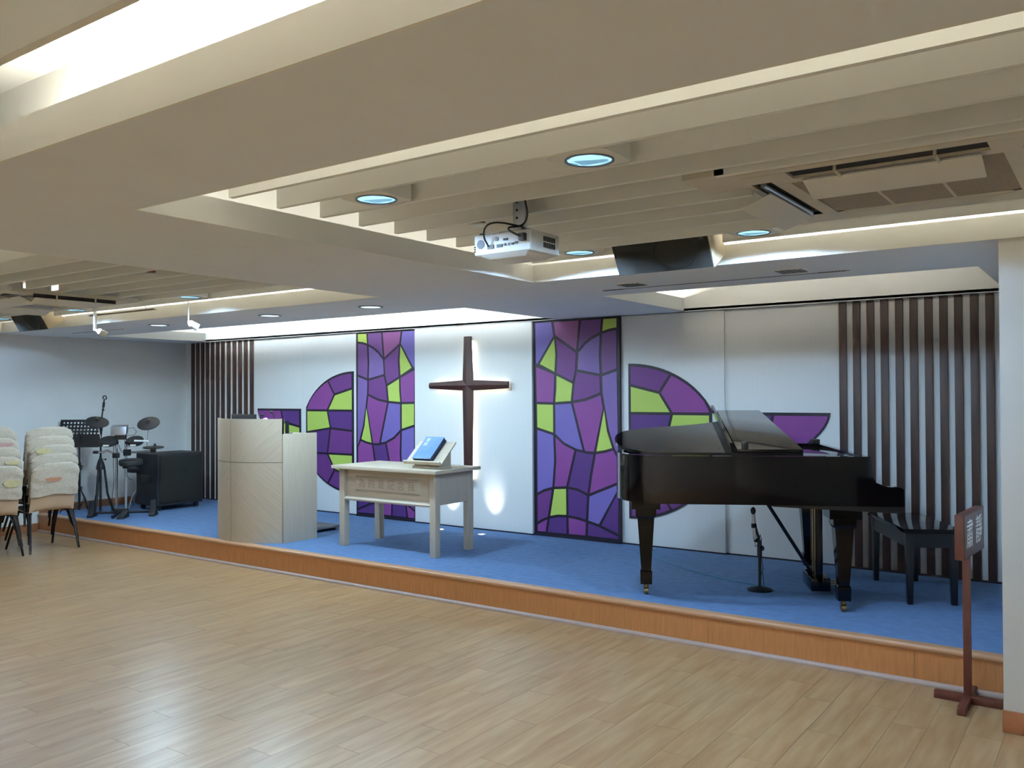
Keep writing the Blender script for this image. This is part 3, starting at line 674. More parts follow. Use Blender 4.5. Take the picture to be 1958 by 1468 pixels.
# pedal lyre
ly = MB()
for y in (0.66, 0.80): ly.cyl((1.10, y, 0.10), (1.10, y, RB-0.03), 0.026, n=12)
ly.box(1.055, 1.145, 0.60, 0.86, RB-0.06, RB-0.02)
lyre = ly.build('pedal_lyre', M_piano, GP)
MB().box(1.03, 1.16, 0.57, 0.89, 0.035, 0.125).build('pedal_box', M_piano, lyre, bevel=0.006)
for y in (0.645, 0.73, 0.815): MB().box(1.16, 1.28, y-0.013, y+0.013, 0.058, 0.068).build('pedal', M_brass, lyre, bevel=0.004)
for y in (0.69, 0.77): MB().cyl((1.08, y, 0.12), (1.08, y, RB-0.05), 0.005, n=8).build('pedal_rod', M_brass, lyre)
for y in (0.665, 0.795): MB().tube([(1.06, y, 0.14), (0.72, y, RB-0.01)], 0.009, 8).build('lyre_brace', M_piano, lyre)

# bench
BN = thing('piano_bench', 'black wooden piano bench at the keyboard end', 'bench', (-1.235, 6.645, HS), math.radians(28.5))
BWX, BWY, BH = 0.165, 0.40, 0.505
MB().box(-BWX-0.02, BWX+0.02, -BWY-0.02, BWY+0.02, BH-0.028, BH).build('seat', M_piano, BN, bevel=0.008, seg=3)
for y in (-BWY, BWY-0.02): MB().box(-BWX+0.04, BWX-0.04, y+0.004, y+0.02, BH-0.125, BH-0.028).build('apron', M_pianom, BN, smooth=0)
for x in (-BWX+0.004, BWX-0.02): MB().box(x, x+0.016, -BWY+0.04, BWY-0.04, BH-0.125, BH-0.028).build('apron', M_pianom, BN, smooth=0)
for sx_ in (-1, 1):
    for sy_ in (-1, 1):
        X0, Y1 = sx_*(BWX-0.025), sy_*(BWY-0.025); w, w2 = 0.026, 0.017
        MB().hexa([(X0-w2, Y1-w2, 0), (X0+w2, Y1-w2, 0), (X0+w2, Y1+w2, 0), (X0-w2, Y1+w2, 0), (X0-w, Y1-w, BH-0.028), (X0+w, Y1-w, BH-0.028), (X0+w, Y1+w, BH-0.028), (X0-w, Y1+w, BH-0.028)]).build('leg', M_pianom, BN, bevel=0.003)

# low microphone stand under the piano and its cable
MS = thing('short_microphone_stand', 'short black microphone stand with round base under the piano', 'microphone stand', (-2.145, 6.102, HS))
MB().lathe([(0.088, 0), (0.09, 0.006), (0.07, 0.016), (0.03, 0.024), (0.014, 0.03)], (0,0,0), 28).build('base', M_black, MS)
MB().cyl((0, 0, 0.02), (0, 0, 0.30), 0.011, n=12).build('pole', M_black, MS)
MB().cyl((0, 0, 0.235), (0, 0, 0.355), 0.018, 0.016, n=12).sphere((0.016, 0, 0.30), 0.02, 12).build('clutch', M_black, MS)
MB().tube([(0, 0, 0.35), (-0.012, -0.005, 0.40), (-0.026, -0.010, 0.455)], 0.009, 10).sphere((-0.024, -0.005, 0.355), 0.017, 10).build('swivel_arm', M_black, MS)
MB().cyl((-0.034, -0.012, 0.445), (-0.036, -0.013, 0.475), 0.020, 0.018, n=12).build('clip', M_black, MS)
mic = MB().cyl((-0.030, -0.012, 0.36), (-0.038, -0.014, 0.54), 0.012, 0.013, n=12).build('microphone', M_steel, MS)
MB().sphere((-0.039, -0.014, 0.565), 0.022, 14, (0.85, 0.85, 1.25)).build('foam_head', M_black, mic)
MB().tube([(-0.030, -0.012, 0.36), (-0.022, -0.02, 0.31), (0.008, -0.024, 0.34), (0.022, -0.016, 0.37), (0.01, -0.014, 0.40), (0.004, -0.02, 0.30), (0.02, -0.02, 0.24), (0.03, -0.015, 0.16), (0.012, -0.02, 0.10)], 0.003, 6).build('coiled_lead', M_black, MS)
cp = [(-3.50, 7.14), (-3.42, 6.98), (-3.321, 6.826), (-3.15, 6.67), (-2.954, 6.529), (-2.78, 6.43), (-2.60, 6.345), (-2.44, 6.28), (-2.33, 6.25), (-2.25, 6.24), (-2.19, 6.20), (-2.15, 6.19)]
def smoothp(p, it=2):
    for _ in range(it):
        q = [p[0]]
        for a, b in zip(p, p[1:]): q += [tuple(a[k]*0.75+b[k]*0.25 for k in range(len(a))), tuple(a[k]*0.25+b[k]*0.75 for k in range(len(a)))]
        p = q+[p[-1]]
    return p
cb_ = [(x, y, HS+0.0045) for x, y in cp]+[(-2.135, 6.16, HS+0.05), (-2.13, 6.11, HS+0.14)]
tag(MB().tube(smoothp(cb_), 0.0042, 6).build('microphone_cable', M_cable), 'thin teal microphone cable snaking across the carpet', 'cable')
sk = MB().box(-3.56, -3.46, 7.12, 7.16, HS, HS+0.006).build('floor_tape', M_greyp, None, bevel=0.002)
tag(sk, 'small dull tape strip holding the cable end by the wall panel', 'tape')

# ------------------------------------------------------------------ sign stand
SG = thing('sign_stand', 'red-brown wooden sign on a post with white Chinese lettering', 'sign', (-0.685, 5.095, 0))
MB().box(-0.845, -0.525, 5.075, 5.115, 0.0, 0.042).build('base_bar', M_sign, SG, world=True, bevel=0.003)
MB().box(-0.705, -0.665, 4.865, 5.325, 0.0, 0.042).build('base_bar', M_sign, SG, world=True, bevel=0.003)
MB().box(-0.703, -0.667, 5.078, 5.112, 0.042, 0.83).build('post', M_sign, SG, world=True, bevel=0.002)
ra = math.radians(-4.0)
def bd(x, y, z): return (-0.672+x*math.cos(ra)-y*math.sin(ra), 5.12+x*math.sin(ra)+y*math.cos(ra), z)
bmb = MB().box(-0.022, 0.022, -0.235, 0.245, 0.775, 1.003); xf(bmb, bd)
board = bmb.build('board', M_sign, SG, world=True, bevel=0.003)
fmb = MB().box(0.022, 0.0235, -0.225, 0.235, 0.785, 0.993); xf(fmb, bd); fmb.build('board_face', M_signface, SG, world=True, smooth=0)
for k, ch in enumerate('肅靜'):
    mb = text_mb(ch, 0.150, 0.001)
    yy = -0.115+k*0.215
    def f(x, y, z):
        p = bd(0.0245+z, yy+x*1.05, 0.889+y*1.05); return (p[0]-SG.location.x, p[1]-SG.location.y, p[2])
    xf(mb, f).build('letter', M_letter, SG, smooth=0)

# ------------------------------------------------------------------ electronic drum kit (local x along the rack, y away from the hall, z up)
DK = thing('electronic_drum_kit', 'compact black electronic drum kit on a silver two-post rack', 'drum kit', (-9.66, 5.70, HS), math.radians(43.9))
for x, h in ((-0.059, 0.875), (0.045, 0.905)):
    MB().cyl((x, 0, 0.06), (x, 0, h), 0.015, n=14).build('post', M_chrome, DK)
MB().tube([(-0.30, 0.0, 0.045), (-0.1, 0, 0.045), (0.35, 0, 0.045)], 0.014, 10).build('floor_bar', M_black, DK)
MB().box(-0.085, 0.07, -0.025, 0.025, 0.045, 0.09).build('base_clamp', M_black, DK, bevel=0.006)
MB().tube([(-0.01, 0.0, 0.05), (-0.035, -0.16, 0.03), (-0.04, -0.22, 0.02)], [0.014, 0.016, 0.02], 10).build('front_foot', M_black, DK)
for x, sc in ((-0.33, 1.0), (0.355, 1.0)):
    pr_ = [(-0.10, 0.0), (0.10, 0.0), (0.095, 0.02), (0.05, 0.05), (0.03, 0.12), (0.012, 0.185), (-0.02, 0.185), (-0.035, 0.11), (-0.06, 0.045), (-0.10, 0.02)]
    MB().prism(pr_, lambda a, z: (x-0.032, a, z*sc), lambda a, z: (x+0.032, a, z*sc)).build('end_foot', M_black, DK, bevel=0.006, smooth=40)
def pad(name, c, r, tilt, h, parent=DK, tx=0.0, m=None):
    ax = Vector((math.sin(tx), -math.sin(tilt), math.cos(tilt)))
    return MB().lathe([(r*0.92, -h), (r, -h*0.6), (r, h*0.5), (r*0.95, h*0.8), (r*0.5, h), (0.003, h)], c, 28, ax).build(name, m or M_rubber, parent)
for (x, z, r) in ((-0.130, 0.885, 0.105), (0.165, 0.885, 0.095)):
    p = pad('tom_pad', (x, -0.06, z), r, 0.42, 0.028)
    MB().box(x-0.03, x+0.03, -0.06-r-0.004, -0.06-r*0.9, z-0.055, z-0.036).build('maker_label', M_plasticw, p, smooth=0)
    MB().cyl((x*0.3, 0, z-0.02), (x*0.75, -0.03, z-0.015), 0.022, n=12).build('pad_clamp', M_black, p)
MB().tube([(0.19, -0.20, 0.895), (0.34, -0.16, 0.885)], 0.011, 8).build('drum_stick', M_plasticw, DK)
for (x, z, r, t, tx, rx, rz) in ((-0.275, 1.105, 0.130, 0.45, 0.22, -0.226, 0.88), (0.300, 1.085, 0.128, 0.62, -0.04, 0.28, 0.79)):
    cy = MB().lathe([(r, 0), (r*0.98, 0.008), (r*0.5, 0.020), (r*0.22, 0.026), (r*0.16, 0.042), (0.004, 0.046)], (x, 0.0, z), 32, (math.sin(tx), -math.sin(t), math.cos(t))).build('cymbal_pad', M_rubber, DK)
    MB().sphere((x+0.01, -0.02, z+0.052), 0.012, 10).build('wing_nut', M_brass, cy)
    MB().tube([(x, 0, z), (rx, 0.0, rz)], 0.006, 8).build('rod', M_chrome, cy)
md = MB().hexa([(-0.11, -0.07, 0.955), (0.065, -0.07, 0.955), (0.065, 0.02, 0.975), (-0.11, 0.02, 0.975), (-0.11, -0.05, 1.055), (0.065, -0.05, 1.055), (0.065, 0.045, 1.075), (-0.11, 0.045, 1.075)]).build('sound_module', M_steel, DK, bevel=0.006)
MB().box(-0.075, 0.05, -0.03, 0.03, 0.90, 0.965).build('module_mount', M_black, md, bevel=0.01)
MB().tube([(0.065, 0, 1.03), (0.13, 0, 1.04), (0.165, 0, 0.99), (0.13, 0, 0.945), (0.06, 0, 0.95)], 0.003, 6).build('module_lead', M_black, md)
MB().tube([(0.07, 0, 0.747), (0.33, -0.02, 0.762)], 0.013, 10).build('side_arm', M_chrome, DK)
MB().box(0.02, 0.10, -0.03, 0.03, 0.71, 0.785).build('arm_clamp', M_black, DK, bevel=0.01)
hh = pad('hi_hat_pad', (0.36, -0.02, 0.805), 0.118, 0.05, 0.010)
MB().cyl((0.375, -0.02, 0.80), (0.375, -0.02, 0.85), 0.018, 0.012, n=12).box(0.33, 0.385, -0.045, 0.005, 0.745, 0.80).build('hi_hat_clutch', M_black, hh, bevel=0.003)
MB().tube([(-0.05, 0, 0.72), (-0.16, -0.01, 0.775), (-0.22, -0.02, 0.755), (-0.29, -0.03, 0.755)], 0.013, 10).build('side_arm', M_chrome, DK)
MB().box(-0.10, -0.03, -0.03, 0.03, 0.685, 0.745).box(-0.31, -0.25, -0.05, 0.0, 0.74, 0.775).build('arm_clamp', M_black, DK, bevel=0.008)
sn = pad('snare_pad', (0.125, -0.09, 0.640), 0.132, 0.10, 0.034)
MB().box(0.015, 0.075, -0.03, 0.03, 0.56, 0.62).build('snare_clamp', M_black, sn, bevel=0.008)
for pts in ([(-0.085, -0.02, 0.86), (-0.09, -0.03, 0.6), (-0.075, -0.03, 0.42), (-0.10, -0.03, 0.25), (-0.11, -0.02, 0.06)], [(-0.05, -0.02, 0.80), (-0.04, -0.03, 0.55), (-0.045, -0.025, 0.3), (-0.05, -0.02, 0.09)], [(0.05, -0.02, 0.86), (0.09, -0.05, 0.80), (0.14, -0.05, 0.85)],
            [(-0.03, -0.02, 0.84), (0.0, -0.03, 0.76), (0.04, -0.02, 0.74)], [(0.06, -0.02, 0.52), (0.08, -0.04, 0.44), (0.13, -0.05, 0.425)]):
    MB().tube(smoothp(pts), 0.0035, 6).build('trigger_lead', M_black, DK)
MB().hexa([(0.02, -0.30, 0), (0.10, -0.30, 0), (0.10, -0.06, 0), (0.02, -0.06, 0), (0.025, -0.29, 0.02), (0.095, -0.29, 0.02), (0.095, -0.06, 0.075), (0.025, -0.06, 0.075)]).build('kick_pedal', M_black, DK, bevel=0.004)

# drummer's stool
DS = thing('drum_stool', 'low round black drum stool behind the drum kit', 'stool', (-10.16, 6.24, HS), 0.6)
MB().lathe([(0.14, 0.455), (0.155, 0.47), (0.158, 0.50), (0.145, 0.52), (0.05, 0.525), (0.003, 0.525)], (0,0,0), 28).build('seat', M_amp, DS)
MB().cyl((0, 0, 0.20), (0, 0, 0.46), 0.013, n=12).build('post', M_chrome, DS)
for k in range(3):
    t = k*2.094+0.3
    MB().tube([(0.015*math.cos(t), 0.015*math.sin(t), 0.27), (0.15*math.cos(t), 0.15*math.sin(t), 0.16), (0.21*math.cos(t), 0.21*math.sin(t), 0.012)], 0.009, 8).build('leg', M_chrome, DS)

# bass amplifier cabinet
AM = thing('amplifier_cabinet', 'large black amplifier cabinet on casters by the wooden slats', 'amplifier', (-9.90, 6.48, HS))
MB().box(-10.12, -9.66, 6.16, 6.80, HS+0.06, HS+0.70).build('cabinet', M_amp, AM, world=True, bevel=0.014, seg=3)
MB().box(-9.662, -9.650, 6.19, 6.77, HS+0.095, HS+0.665).build('front_grille', M_grille, AM, world=True, bevel=0.004)
MB().cyl((-9.652, 6.52, HS+0.49), (-9.645, 6.52, HS+0.49), 0.034, n=20).build('badge', M_black, AM, world=True)
MB().box(-10.0, -9.80, 6.152, 6.162, HS+0.34, HS+0.44).build('side_handle', M_black, AM, world=True, bevel=0.003)
for x in (-10.06, -9.72):
    for y in (6.22, 6.74):
        MB().cyl((x-0.012, y, HS+0.03), (x+0.012, y, HS+0.03), 0.03, n=18).box(x-0.018, x+0.018, y-0.02, y+0.02, HS+0.045, HS+0.062).build('caster', M_black, AM, world=True)

# music stand
MU = thing('music_stand', 'black music stand with a perforated desk beside the stacked chairs', 'music stand', (-10.42, 5.60, HS), math.radians(35))
MB().cyl((0, 0, 0.03), (0, 0, 0.62), 0.015, n=12).cyl((0, 0, 0.58), (0, 0, 0.98), 0.010, n=12).build('pole', M_black, MU)
MB().cyl((0, 0, 0.50), (0, 0, 0.60), 0.020, n=12).sphere((0.028, 0, 0.56), 0.013, 8).sphere((0.028, 0, 0.53), 0.010, 8).build('height_clamp', M_black, MU)
MB().cyl((0, 0, 0.26), (0, 0, 0.31), 0.028, n=14).build('collar', M_black, MU)
for k in range(3):
    t = k*2.094-0.52
    MB().tube([(0.02*math.cos(t), 0.02*math.sin(t), 0.29), (0.12*math.cos(t), 0.12*math.sin(t), 0.17), (0.21*math.cos(t), 0.21*math.sin(t), 0.010)], 0.008, 8).build('leg', M_black, MU)
    MB().tube([(0.015*math.cos(t), 0.015*math.sin(t), 0.06), (0.12*math.cos(t), 0.12*math.sin(t), 0.17)], 0.005, 6).build('brace', M_black, MU)
dw, dh, tl = 0.265, 0.34, math.radians(16)
def dk(u, v, n=0.0): return (u, -0.02+math.sin(tl)*v+n*-math.cos(tl), 0.80+math.cos(tl)*v+n*-math.sin(tl)*0)
dm = MB(); holes = []
bmd = bmesh.new()
# perforated plate: a grid of cells, each upper cell an octagonal hole in a square
def quad(bm, pts): bm.faces.new([bm.verts.new(dk(*p)) for p in pts])
NU, NV, v0 = 11, 4, 0.145
cw, chh = 2*dw*0.90/NU, (dh-0.02-v0)/NV
for i in range(NU):
    for j in range(NV):
        cx, cz = -dw*0.90+cw*(i+0.5), v0+chh*(j+0.5); r = 0.0125
        sq = []; oc = []
        for k in range(8):
            t = math.pi/4*k+math.pi/8; c_, s_ = math.cos(t), math.sin(t); m_ = max(abs(c_), abs(s_))
            sq.append((cx+c_/m_*cw/2, cz+s_/m_*chh/2)); oc.append((cx+c_*r, cz+s_*r))
        for k in range(8): quad(bmd, [sq[k], sq[(k+1) % 8], oc[(k+1) % 8], oc[k]])
        # corner fills
        for k, (a, b) in enumerate(((1, 1), (-1, 1), (-1, -1), (1, -1))):
            kk = [0, 2, 4, 6][k]; p = sq[kk]; q_ = sq[(kk+1) % 8]
            if abs(p[0]-q_[0]) > 1e-6 and abs(p[1]-q_[1]) > 1e-6: quad(bmd, [p, (cx+a*cw/2, cz+b*chh/2), q_])
for a, b, c, d in ((-dw, dw, 0, v0), (-dw, dw, dh-0.02, dh), (-dw, -dw*0.90, v0, dh-0.02), (dw*0.90, dw, v0, dh-0.02)):
    quad(bmd, [(a, c), (b, c), (b, d), (a, d)])
bmesh.ops.remove_doubles(bmd, verts=bmd.verts[:], dist=0.0003)
dme = bpy.data.meshes.new('desk'); bmd.to_mesh(dme); bmd.free(); dme.materials.append(M_black)
do = bpy.data.objects.new('desk', dme); COL.objects.link(do); do.parent = MU
so = do.modifiers.new('thickness', 'SOLIDIFY'); so.thickness = 0.003
MB().hexa([(-dw, -0.07, 0.795), (dw, -0.07, 0.795), (dw, -0.015, 0.795), (-dw, -0.015, 0.795), (-dw, -0.07, 0.80), (dw, -0.07, 0.80), (dw, -0.015, 0.80), (-dw, -0.015, 0.80)]).build('desk_ledge', M_black, MU, smooth=0)

# tall microphone stand
MT = thing('boom_microphone_stand', 'tall black microphone stand rising behind the music stand desk', 'microphone stand', (-9.98, 5.62, HS), math.radians(35))
MB().cyl((0, 0, 0.02), (0, 0, 0.70), 0.014, n=12).cyl((0, 0, 0.62), (0.004, 0, 1.05), 0.011, n=12).build('pole', M_black, MT)
MB().tube([(0.004, 0, 1.03), (0.02, 0, 1.20), (0.045, 0, 1.38)], [0.010, 0.009, 0.009], 10).build('upper_tube', M_black, MT)
MB().sphere((0.03, 0, 1.25), 0.016, 10).cyl((0.034, 0, 1.28), (0.040, 0, 1.34), 0.015, n=10).build('tilt_joint', M_black, MT)
ring = [(0.05+0.022*math.cos(t), 0, 1.395+0.022*math.sin(t)) for t in [-1.2+i*0.5 for i in range(11)]]
MB().tube(ring, 0.007, 8).build('clip', M_black, MT)
MB().lathe([(0.05, 0.54), (0.052, 0.57), (0.035, 0.63), (0.018, 0.67)], (0,0,0), 16).build('leg_hub', M_black, MT)
MB().sphere((0.06, 0, 0.66), 0.012, 8).cyl((0.01, 0, 0.66), (0.06, 0, 0.66), 0.004, n=8).build('wing_bolt', M_black, MT)
for k in range(3):
    t = k*2.094+0.5
    MB().tube([(0.04*math.cos(t), 0.04*math.sin(t), 0.57), (0.075*math.cos(t), 0.075*math.sin(t), 0.25), (0.15*math.cos(t), 0.15*math.sin(t), 0.012)], [0.012, 0.014, 0.016], 8).build('leg', M_black, MT)

# ------------------------------------------------------------------ stacked chairs (local: front towards -x, back towards +x)
def chair_proto(label):
    c = thing('stacking_chair', label, 'chair', (0, 0, 0))
    prof = [(-0.44, 0.425), (-0.42, 0.447), (-0.36, 0.452), (-0.26, 0.440), (-0.16, 0.425), (-0.08, 0.420), (-0.03, 0.432), (0.0, 0.465), (0.018, 0.53), (0.03, 0.62), (0.045, 0.72), (0.062, 0.82), (0.072, 0.88), (0.076, 0.905)]
    hw = [0.20, 0.215, 0.222, 0.226, 0.228, 0.230, 0.232, 0.232, 0.230, 0.228, 0.224, 0.216, 0.195, 0.15]
    NYS = 10; mb = MB()
    for side, off in ((0, 0.0), (1, -0.010)):
        for i, ((x, z), w) in enumerate(zip(prof, hw)):
            a = prof[max(i-1, 0)]; b = prof[min(i+1, len(prof)-1)]; d = Vector((b[0]-a[0], b[1]-a[1])).normalized(); nx, nz = -d.y, d.x
            for j in range(NYS+1):
                u = -1+2*j/NYS; edge = abs(u)**4
                dx = 0.020*u*u if i > 6 else 0.0; dz_ = -0.018*edge if i < 7 else 0.0
                if i <= 5: dz_ += 0.012*u*u
                mb.v.append((x-nx*off-dx, u*w, z-nz*off+dz_))
    R_, W_ = len(prof), NYS+1
    for i in range(R_-1):
        for j in range(NYS):
            p = i*W_+j; mb.f.append((p, p+1, p+W_+1, p+W_)); q_ = p+R_*W_; mb.f.append((q_+1, q_, q_+W_, q_+W_+1))
    bo = [i*W_ for i in range(R_)]+[(R_-1)*W_+j for j in range(1, W_)]+[i*W_+NYS for i in range(R_-2, -1, -1)]+[j for j in range(NYS-1, 0, -1)]
    for a, b in zip(bo, bo[1:]+bo[:1]): mb.f.append((a, b, b+R_*W_, a+R_*W_))
    mb.build('seat_shell', M_chair, c, smooth=60)
    # cloth sleeve over the backrest
    sl = MB(); N1, N2 = 14, 12; rows = []
    for i in range(N2+1):
        t = i/N2; z = 0.60+0.337*t; xc = 0.031+0.053*t
        w = 0.252 if t < 0.85 else 0.252-0.055*((t-0.85)/0.15)**2
        thk = (0.034-0.010*t) if t < 0.95 else 0.012
        row = []
        for k in range(2*N1):
            ph = 2*math.pi*k/(2*N1); cx_, sy_ = math.cos(ph), math.sin(ph)
            y = w*(abs(sy_)**0.45)*(1 if sy_ > 0 else -1); x = xc+thk*(abs(cx_)**0.6)*(1 if cx_ > 0 else -1)-0.018*(y/w)**2
            wv = 0.005*math.sin(7*y/0.25+11*t)+0.006*math.sin(23*t+5*y*4)
            zz = z + (0.012*math.cos(4*y/0.25)-0.006 if i == 0 else 0) - (0.03*(abs(y)/w)**6 if t > 0.8 else 0)
            row.append(len(sl.v)); sl.v.append((x+wv*(1 if cx_ > 0 else 0.4), y, zz))
        rows.append(row)
    for i in range(N2):
        for k in range(2*N1):
            sl.f.append((rows[i][k], rows[i][(k+1) % (2*N1)], rows[i+1][(k+1) % (2*N1)], rows[i+1][k]))
    sl.f.append(tuple(rows[-1]))
    sl.build('back_cover', M_cover, c, smooth=80)
    for s in (-1, 1):
        MB().tube([(-0.06, s*0.205, 0.412), (0.0, s*0.235, 0.22), (0.045, s*0.255, 0.0)], [0.013, 0.013, 0.012], 8).build('leg', M_legb, c)
        MB().tube([(-0.30, s*0.205, 0.418), (-0.42, s*0.225, 0.2), (-0.50, s*0.245, 0.0)], [0.013, 0.013, 0.012], 8).build('leg', M_legb, c)
        MB().tube([(-0.40, s*0.195, 0.41), (-0.05, s*0.20, 0.405)], 0.011, 8).build('seat_rail', M_legb, c)
        MB().tube([(-0.12, s*0.208, 0.405), (-0.06, s*0.225, 0.27), (0.012, s*0.238, 0.20)], 0.010, 8).build('leg_brace', M_legb, c)
    return c
proto = None
nth = ['lowest', 'second from the floor', 'third from the floor', 'fourth from the floor', 'topmost']
stacks = [((-9.27, 4.705), 'in the stack beside the music stand'), ((-9.25, 4.115), 'in the stack cut off by the picture edge'), ((-9.93, 4.40), 'in the half-hidden rear stack')]
placed = []
for (x, y), where in stacks:
    for k in range(5):
        lab = 'cream-covered stacking chair, %s %s' % (nth[k], where)
        loc = (x-0.036*k, y+0.006*((k*7) % 3-1), 0.092*k+(0.0 if k == 0 else 0.0))
        if proto is None:
            proto = chair_proto(lab); proto['group'] = 'stacked chairs'; o = proto; o.location = loc
        else:
            o = dup(proto, loc, 0.03*math.sin(k*2.7+x), lab, 'stacked chairs')
        placed.append((o, where, k))
for o, where, k in placed:      # faded printed patches on some covers
    if True:
        prints = {('beside', 0): (M_coverr, -0.04, 0.76, 0.085, 0.024), ('beside', 2): (M_covery, -0.13, 0.872, 0.08, 0.035), ('cut off', 0): (M_covery, 0.13, 0.75, 0.085, 0.045), ('cut off', 3): (M_coverp, 0.08, 0.866, 0.11, 0.025), ('cut off', 1): (M_covery, 0.14, 0.866, 0.08, 0.022)}
        for (w, kk), (m, yy, zz, ww, hh_) in prints.items():
            if w in where and kk == k:
                xx = 0.012+0.072*(zz-0.475)/0.462+0.034
                pp = MB()
                ring = [(yy+ww*math.cos(t)*(1+0.12*math.sin(3*t)), zz+hh_*math.sin(t)*(1+0.15*math.cos(2*t))) for t in [i*math.pi/9 for i in range(18)]]
                pp.prism(ring, lambda a, b: (0.012+0.072*(b-0.475)/0.462+0.022-0.018*(a/0.25)**2, a, b), lambda a, b: (0.012+0.072*(b-0.475)/0.462+0.037-0.018*(a/0.25)**2, a, b))
                pp.build('printed_patch', m, o, smooth=60)

# ------------------------------------------------------------------ ceiling fixtures
def square_downlight(x, y, z, label, glow=None):
    t = thing('square_downlight', label, 'ceiling light', (x, y, z), group='square downlights between the ceiling slats')
    hx, hy, r, n = 0.118, 0.107, 0.083, 32
    mb = MB(); sq = []; ci = []
    for k in range(n):
        a = 2*math.pi*k/n+math.pi/n; c_, s_ = math.cos(a), math.sin(a); m_ = max(abs(c_), abs(s_))
        sq.append((c_/m_*hx, s_/m_*hy)); ci.append((c_*r, s_*r))
    mb.v = [(a, b, 0) for a, b in sq]+[(a, b, 0) for a, b in ci]+[(a, b, 0.10) for a, b in sq]
    for k in range(n):
        j = (k+1) % n; mb.f += [(k, j, n+j, n+k), (k, 2*n+k, 2*n+j, j)]
    mb.f.append(tuple(range(2*n, 3*n)))
    mb.build('housing', M_slat, t, smooth=30)
    MB().lathe([(r+0.006, 0.0), (r+0.006, -0.004), (r-0.002, -0.004), (r-0.004, 0.0)], (0, 0, 0), 32).build('trim_ring', M_louver, t)
    MB().lathe([(r-0.002, 0.0), (r*0.9, 0.045), (r*0.55, 0.085)], (0, 0, 0), 32).build('reflector', glow or E_down, t)
for x, y, z, lab in ((-2.58, 2.665, 2.456, 'lit square downlight between cream slats, above the carved table'), (-1.54, 2.665, 2.456, 'lit square downlight between cream slats, largest and nearest'),
                     (-1.58, 4.446, 2.468, 'lit square downlight between the hanging speaker and the air conditioner'), (-2.64, 4.446, 2.468, 'lit square downlight between the projector and the hanging speaker'),
                     (-6.49, 4.446, 2.468, 'lit square downlight in the far slatted recess, nearest the middle beam'), (-8.33, 4.446, 2.468, 'lit square downlight in the far slatted recess below its air conditioner'), (-9.86, 4.446, 2.468, 'lit square downlight beside the far hanging speaker')):
    square_downlight(x, y, z, lab)
def round_downlight(x, y, label, lit):
    t = thing('round_downlight', label, 'ceiling light', (x, y, ZB), group='round downlights above the stage edge')
    MB().lathe([(0.105, 0.0), (0.103, -0.006), (0.086, -0.008), (0.084, 0.0)], (0, 0, 0), 32).build('trim_ring', M_plasticw if not lit else M_louver, t)
    MB().lathe([(0.084, -0.003), (0.05, -0.002), (0.003, -0.002)], (0, 0, 0), 32).build('diffuser' if lit else 'reflector', E_down2 if lit else M_reflector, t)
    if not lit:
        for q in range(-3, 4): MB().box(-0.078, 0.078, q*0.022-0.003, q*0.022+0.003, -0.010, -0.002).build('louvre', M_louver, t, smooth=0)
        for q in (-1, 0, 1): MB().box(q*0.04-0.003, q*0.04+0.003, -0.078, 0.078, -0.010, -0.002).build('louvre', M_groove, t, smooth=0)
for x, y, lab, lit in ((-2.683, 5.205, 'unlit round louvred downlight, nearer the hanging speaker', False), (-1.62, 5.205, 'unlit round louvred downlight, nearer the right wall', False),
                       (-5.108, 5.205, 'lit round downlight nearest the cross', True), (-6.387, 5.205, 'lit round downlight above the pulpit, middle of the three', True), (-8.138, 5.205, 'lit round downlight farthest along the stage edge', True)):
    round_downlight(x, y, lab, lit)

# projector
PJ = thing('projector', 'white ceiling projector with a black power lead', 'projector', (-2.24, 3.20, 2.34))
px_, py_, pz_ = -2.24, 3.10, 2.235
case = MB().box(-2.395, -2.085, 3.10, 3.335, 2.250, 2.345)
case.build('case', M_plasticw, PJ, world=True, bevel=0.012, seg=3)
MB().hexa([(-2.33, 3.13, 2.232), (-2.13, 3.13, 2.232), (-2.13, 3.29, 2.232), (-2.33, 3.29, 2.232), (-2.37, 3.105, 2.252), (-2.10, 3.105, 2.252), (-2.10, 3.325, 2.252), (-2.37, 3.325, 2.252)]).build('lamp_cover', M_plasticw, PJ, world=True, bevel=0.004)
MB().cyl((-2.355, 3.099, 2.300), (-2.355, 3.096, 2.300), 0.020, n=24).build('speaker_grille', M_greyp, PJ, world=True)
for k, (dx, z, w, h) in enumerate(((-0.245, 2.2835, 0.034, 0.016), (-0.195, 2.2845, 0.03, 0.012), (-0.165, 2.287, 0.010, 0.010), (-0.145, 2.287, 0.010, 0.010), (-0.125, 2.287, 0.012, 0.008), (-0.105, 2.290, 0.016, 0.008), (-0.21, 2.316, 0.014, 0.014), (-0.17, 2.310, 0.008, 0.008), (-0.155, 2.310, 0.008, 0.008))):
    cx = -2.085+dx+0.03
    MB().box(cx-w/2, cx+w/2, 3.095, 3.101, z-h/2, z+h/2).build('port', M_black if k % 3 else M_greyp, PJ, world=True, smooth=0)
plug = MB().box(-2.135, -2.105, 3.075, 3.10, 2.292, 2.325).build('power_plug', M_black, PJ, world=True, bevel=0.003)
for q in range(7):
    for j in range(2): MB().box(-2.0865, -2.083, 3.20+q*0.014, 3.208+q*0.014, 2.275+j*0.028, 2.297+j*0.028).build('vent', M_dark, PJ, world=True, smooth=0)
for q in range(3): MB().box(-2.392, -2.384, 3.097, 3.101, 2.268+q*0.010, 2.273+q*0.010).build('vent', M_dark, PJ, world=True, smooth=0)
for x in (-2.37, -2.14): MB().lathe([(0.013, 0.0), (0.013, 0.008), (0.009, 0.011)], (x, 3.13, 2.344), 14).build('foot', M_black, PJ, world=True)
